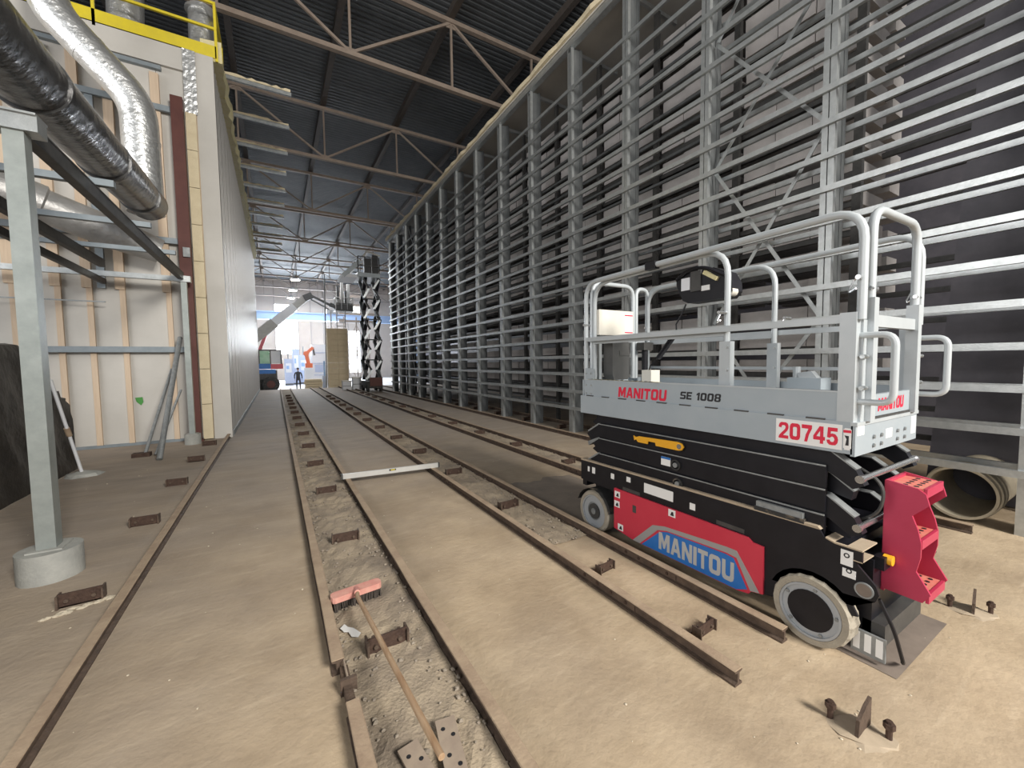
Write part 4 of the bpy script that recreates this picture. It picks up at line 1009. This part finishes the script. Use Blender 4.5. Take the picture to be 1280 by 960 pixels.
MB().bar((2.6, 36, 7.15), (4.05, 36, 6.45), .16, .2).build('jib', DSTEEL, bl)
MB().bar((2.6, 36, 6.85), (3.95, 36, 6.1), .1, .1).build('jib', DSTEEL, bl)
MB().bar((4.0, 36, 6.5), (4.5, 36, 6.3), .3, .35).build('jib_end', DSTEEL, bl)
bk = MB().box(4.35, 5.75, 35.3, 36.6, 5.95, 6.08).build('basket_floor', DSTEEL, bl)
for z in (6.5, 7.05):
    MB().tube([(4.4,35.35,z),(5.7,35.35,z),(5.7,36.55,z),(4.4,36.55,z)], .04, 6, True).build('basket_rail', BOOM, bk)
MB().box(4.4, 5.7, 35.33, 35.36, 6.05, 6.6).build('basket_panel', DSTEEL, bk)
for x in (4.4, 4.83, 5.27, 5.7):
    for y in (35.35, 36.55): MB().cyl((x,y,6.0),(x,y,7.05),.035,6).build('basket_post', BOOM, bk)
MB().box(4.5, 5.0, 35.4, 35.6, 6.1, 6.9).build('tool_box', BOOM, bk)

for i, (x, h_) in enumerate(((4.6, 1.9), (4.95, 2.5), (5.25, 1.6), (5.5, 2.2))):
    MB().box(x-.1, x+.1, 35.5+.2*i, 35.75+.2*i, 6.1, 6.1+h_).build('loaded_profile', BOOM if i % 2 else DSTEEL, bl)

# tall raised scissor lift at the far end of the rack
tl = thing('raised_scissor_lift', (5.0, 25.1, 0), 'black scissor lift raised to the rack top at the far end', 'scissor lift')
MB().box(4.55, 5.42, 24.3, 26.2, .22, .62).build('chassis', BLACKD, tl)
MB().box(4.70, 5.42, 24.25, 24.4, .35, .85).build('end_cover', OXIDE, tl)
for x in (4.55, 5.30):
    for y in (24.55, 25.95): MB().tube([(x, y, .2), (x+.14, y, .2)], .2, 18).build('wheel', BLACKD, tl, True)
nst = 5; zz0, zz1 = .7, 6.6
for s_ in range(nst):
    za = zz0+(zz1-zz0)*s_/nst; zb = zz0+(zz1-zz0)*(s_+1)/nst
    for x in (4.62, 5.36):
        ya, yb = 24.5, 25.9
        MB().bar((x, ya, za), (x, yb, zb), .07, .2, (1,0,0)).build('scissor_arm', GALVD, tl)
        MB().bar((x+.06, yb, za), (x+.06, ya, zb), .07, .2, (1,0,0)).build('scissor_arm', BLACK, tl)
    # visible cross frame between the two sides
    MB().bar((4.62, 24.5, za), (5.4, 24.5, za), .07, .07).build('cross_tube', BLACK, tl)
    MB().bar((4.55, 24.45, za+.05), (4.85, 24.45, (za+zb)/2), .10, .10).build('link', GALV, tl)
    MB().bar((4.85, 24.45, (za+zb)/2), (4.55, 24.45, zb-.05), .10, .10).build('link', BLACK, tl)
    MB().bar((5.42, 24.45, za+.05), (5.10, 24.45, (za+zb)/2), .10, .10).build('link', BLACK, tl)
    MB().bar((5.10, 24.45, (za+zb)/2), (5.42, 24.45, zb-.05), .10, .10).build('link', GALV, tl)
pf_ = MB().box(4.2, 5.45, 24.2, 26.3, 6.62, 6.85).build('platform', LGREY, tl)
MB().box(3.4, 4.25, 24.3, 26.2, 6.55, 6.72).build('platform_extension', PWHITE, tl)
MB().bar((3.45, 24.3, 6.6), (4.4, 24.3, 7.5), .08, .22).build('extension_side', LGREY, tl)
for z in (7.25, 7.75): MB().tube([(4.25,24.25,z),(5.42,24.25,z),(5.42,26.25,z),(4.25,26.25,z)], .03, 6, True).build('guardrail', DSTEEL, pf_)
for x in (4.25, 4.64, 5.03, 5.42): MB().cyl((x,24.25,6.85),(x,24.25,7.75),.03,6).build('guard_post', DSTEEL, pf_)
MB().box(4.6, 5.0, 24.3, 24.6, 6.85, 7.7).build('control_cabinet', BLACK, tl)
MB().box(5.05, 5.38, 24.3, 24.7, 6.85, 7.9).build('tool_stack', BLACK, tl)
MB().tube(rpath([(4.55,24.3,7.75),(4.75,24.3,8.1),(5.1,24.3,8.0),(5.5,24.3,7.9)], .1), .05, 8).build('hose', WPANEL, tl, True)

# beige block stack with a white ladder frame and steel frames behind
bw = thing('beige_block_wall', (4.1, 33, GZ), 'tall narrow wall of stacked beige blocks in the far bay', 'block wall')
for k in range(11):
    za = GZ+.43*k
    for j in range(2):
        xa = 3.42+.72*j; MB().box(xa+.004, xa+.716, 33, 33.7, za+.006, za+.424).build('block', BLOCK, bw)
lf = thing('white_ladder_frame', (4.4, 33.2, 4.36), 'white ladder frame standing on top of the beige block wall', 'frame')
for x in (3.75, 4.15, 4.75): MB().box(x-.04, x+.04, 33.1, 33.18, 4.36, 5.7).build('upright', PWHITE, lf)
for k in range(5): MB().box(4.15, 4.75, 33.11, 33.17, 4.5+.27*k, 4.56+.27*k).build('rung', PWHITE, lf)
t = thing('pipe_post', (3.3, 33.4, GZ), 'thin tall steel post left of the beige block wall', 'post')
MB().cyl((3.30, 33.3, GZ), (3.42, 33.3, 8.4), .045, 8).build('pole', GALV, t, True); MB().box(3.2, 3.4, 33.2, 33.4, GZ, GZ+.03).build('base_plate', GALVD, t)
t = thing('blue_post', (3.25, 34, GZ), 'short blue post on a white base by the beige block wall', 'post')
MB().box(3.1, 3.4, 33.9, 34.2, GZ, .75).build('base', PALEB, t); MB().box(3.19, 3.31, 33.98, 34.1, .75, 1.9).build('post', CRANE, t)
ff = thing('far_braced_frame', (6.5, 40, GZ), 'cross-braced steel frame behind the raised scissor lift', 'frame')
for x in (5.6, 6.7, 7.8): MB().box(x-.05, x+.05, 40, 40.1, GZ, 6).build('post', TRUSS, ff)
for z0, z1 in ((0, 2.6), (2.7, 5.3)):
    for a, b in ((5.6, 6.7), (6.7, 7.8)):
        MB().bar((a,40.05,z0),(b,40.05,z1),.05,.05).build('brace', TRUSS, ff); MB().bar((b,40.05,z0),(a,40.05,z1),.05,.05).build('brace', TRUSS, ff)
for z in (5.5, 6.2, 7.0, 7.8): MB().box(5.2, 8.4, 39.95, 40.15, z, z+.22).build('beam', TRUSS, ff)
for i, (x0_, y0_, n_) in enumerate(((1.85, 33.2, 5),)):
    for k in range(n_):
        tag(MB().box(x0_+random.uniform(-.05,.05), x0_+1.15+random.uniform(-.05,.05), y0_, y0_+.9, GZ+.19*k+.003, GZ+.19*k+.17).build('stacked_panel', BLOCK), f'flat beige panel in the low stack right of the walking person, {ORD[k]} from the ground', 'panel', 'low stack of beige panels')
for i, (x, w_, h_, lb) in enumerate(((4.45, .5, .75, 'white crate left of the raised scissor lift, nearest to it'), (3.85, .5, .55, 'white crate left of the raised scissor lift, farther from it'))):
    t = thing('white_crate', (x, 27.2, 0), lb, 'crate', 'white crates by the raised lift')
    MB().box(x-w_/2, x+w_/2, 27, 27.5, .02, h_).build('body', PWHITE, t)
    MB().box(x-w_/2-.02, x+w_/2+.02, 26.98, 27.52, h_, h_+.06).build('lid', CREAMB, t); MB().box(x-w_/2, x+w_/2, 26.985, 27, h_*.45, h_*.52).build('band', GALVD, t)

# blue crane girder, robot, machines
t = thing('crane_girder', (3, 50, 6.3), 'long blue crane girder spanning the far bay', 'crane girder')
MB().box(-14, 16, 49.7, 50.3, 6.55, 7.22).build('web', CRANE, t)
for z in (6.46, 7.22): MB().box(-14, 16, 49.55, 50.45, z, z+.09).build('flange', CRANE, t)
MB().box(5.2, 6.6, 49.4, 50.6, 7.29, 7.75).build('trolley', DSTEEL, t)
for x in (-13.5, 15.5): MB().box(x-.2, x+.2, 49.7, 50.3, GZ, 6.36).build('support_leg', CRANE, t)
rb = thing('robot_arm', (2.6, 40, GZ), 'orange robot arm on a white pedestal beyond the walking person', 'robot')
MB().box(2.2, 2.95, 39.7, 40.4, GZ, 1.35).build('pedestal', PWHITE, rb)
MB().cyl((2.58, 40, 1.35), (2.58, 40, 1.75), .3, 16).build('base', ORANGE, rb, True)
MB().bar((2.55, 40, 1.7), (2.38, 40, 2.6), .28, .34).build('lower_arm', ORANGE, rb)
MB().bar((2.35, 40, 2.55), (2.95, 40, 3.15), .22, .26).build('upper_arm', ORANGE, rb)
MB().cyl((2.38, 39.8, 2.6), (2.38, 40.2, 2.6), .22, 14).build('elbow', ORANGE, rb, True)
MB().bar((2.95, 40, 3.15), (3.05, 40, 2.45), .14, .14).build('wrist', DSTEEL, rb)
mc = thing('white_machine_booth', (3.8, 42, GZ), 'white machine booth beyond the beige block wall', 'machine')
MB().box(3.0, 4.6, 42, 44, GZ, 3.5).build('body', PWHITE, mc)
for z in (.6, 1.7, 2.7): MB().box(3.05, 4.5, 41.97, 42, z, z+.06).build('seam_rail', PALEB, mc)
MB().box(3.2, 3.9, 41.96, 42, .9, 1.6).build('window', PALEB, mc)
for i, (xa, xb, yy, h_, lb) in enumerate(((.75, 1.45, 44.5, 2.2, 'pale blue machine cabinet left of the walking person, nearest to the boom machine'), (1.5, 2.1, 45.5, 3.2, 'tall pale blue machine cabinet behind the walking person'), (2.15, 2.9, 46.5, 2.6, 'pale blue machine cabinet behind the orange robot'))):
    m_ = thing('machine_cabinet', ((xa+xb)/2, yy, GZ), lb, 'cabinet', 'pale blue machine cabinets')
    MB().box(xa, xb, yy, yy+.9, GZ, h_).build('body', PALEB, m_)
    MB().box(xa+.1, xb-.1, yy-.03, yy, h_*.4, h_*.8).build('door', PWHITE, m_); MB().box(xa+.15, xb-.3, yy-.05, yy-.03, h_*.55, h_*.7).build('screen', CRANE, m_)
    MB().box(xa, xb, yy-.02, yy, GZ+.05, GZ+.2).build('plinth', DSTEEL, m_)
    MB().cyl(((xa+xb)/2, yy+.4, h_), ((xa+xb)/2, yy+.4, h_+.9), .05, 8).build('mast', GALVD, m_, True)

# pale haze hanging in the bright far bay
hm = bpy.data.materials.new('far_haze'); hm.use_nodes = True; nt = hm.node_tree
for nd in list(nt.nodes):
    if nd.type != 'OUTPUT_MATERIAL': nt.nodes.remove(nd)
vsn = nt.nodes.new('ShaderNodeVolumeScatter'); vsn.inputs['Color'].default_value = (.86, .92, 1, 1); vsn.inputs['Density'].default_value = .008; vsn.inputs['Anisotropy'].default_value = .3
nt.links.new(vsn.outputs[0], nt.nodes['Material Output'].inputs['Volume'])
tag(MB().box(-10, 14, 33.8, 52, -.3, 8).build('haze', hm), 'pale bluish haze hanging in the bright far bay', 'haze', None, 'stuff')
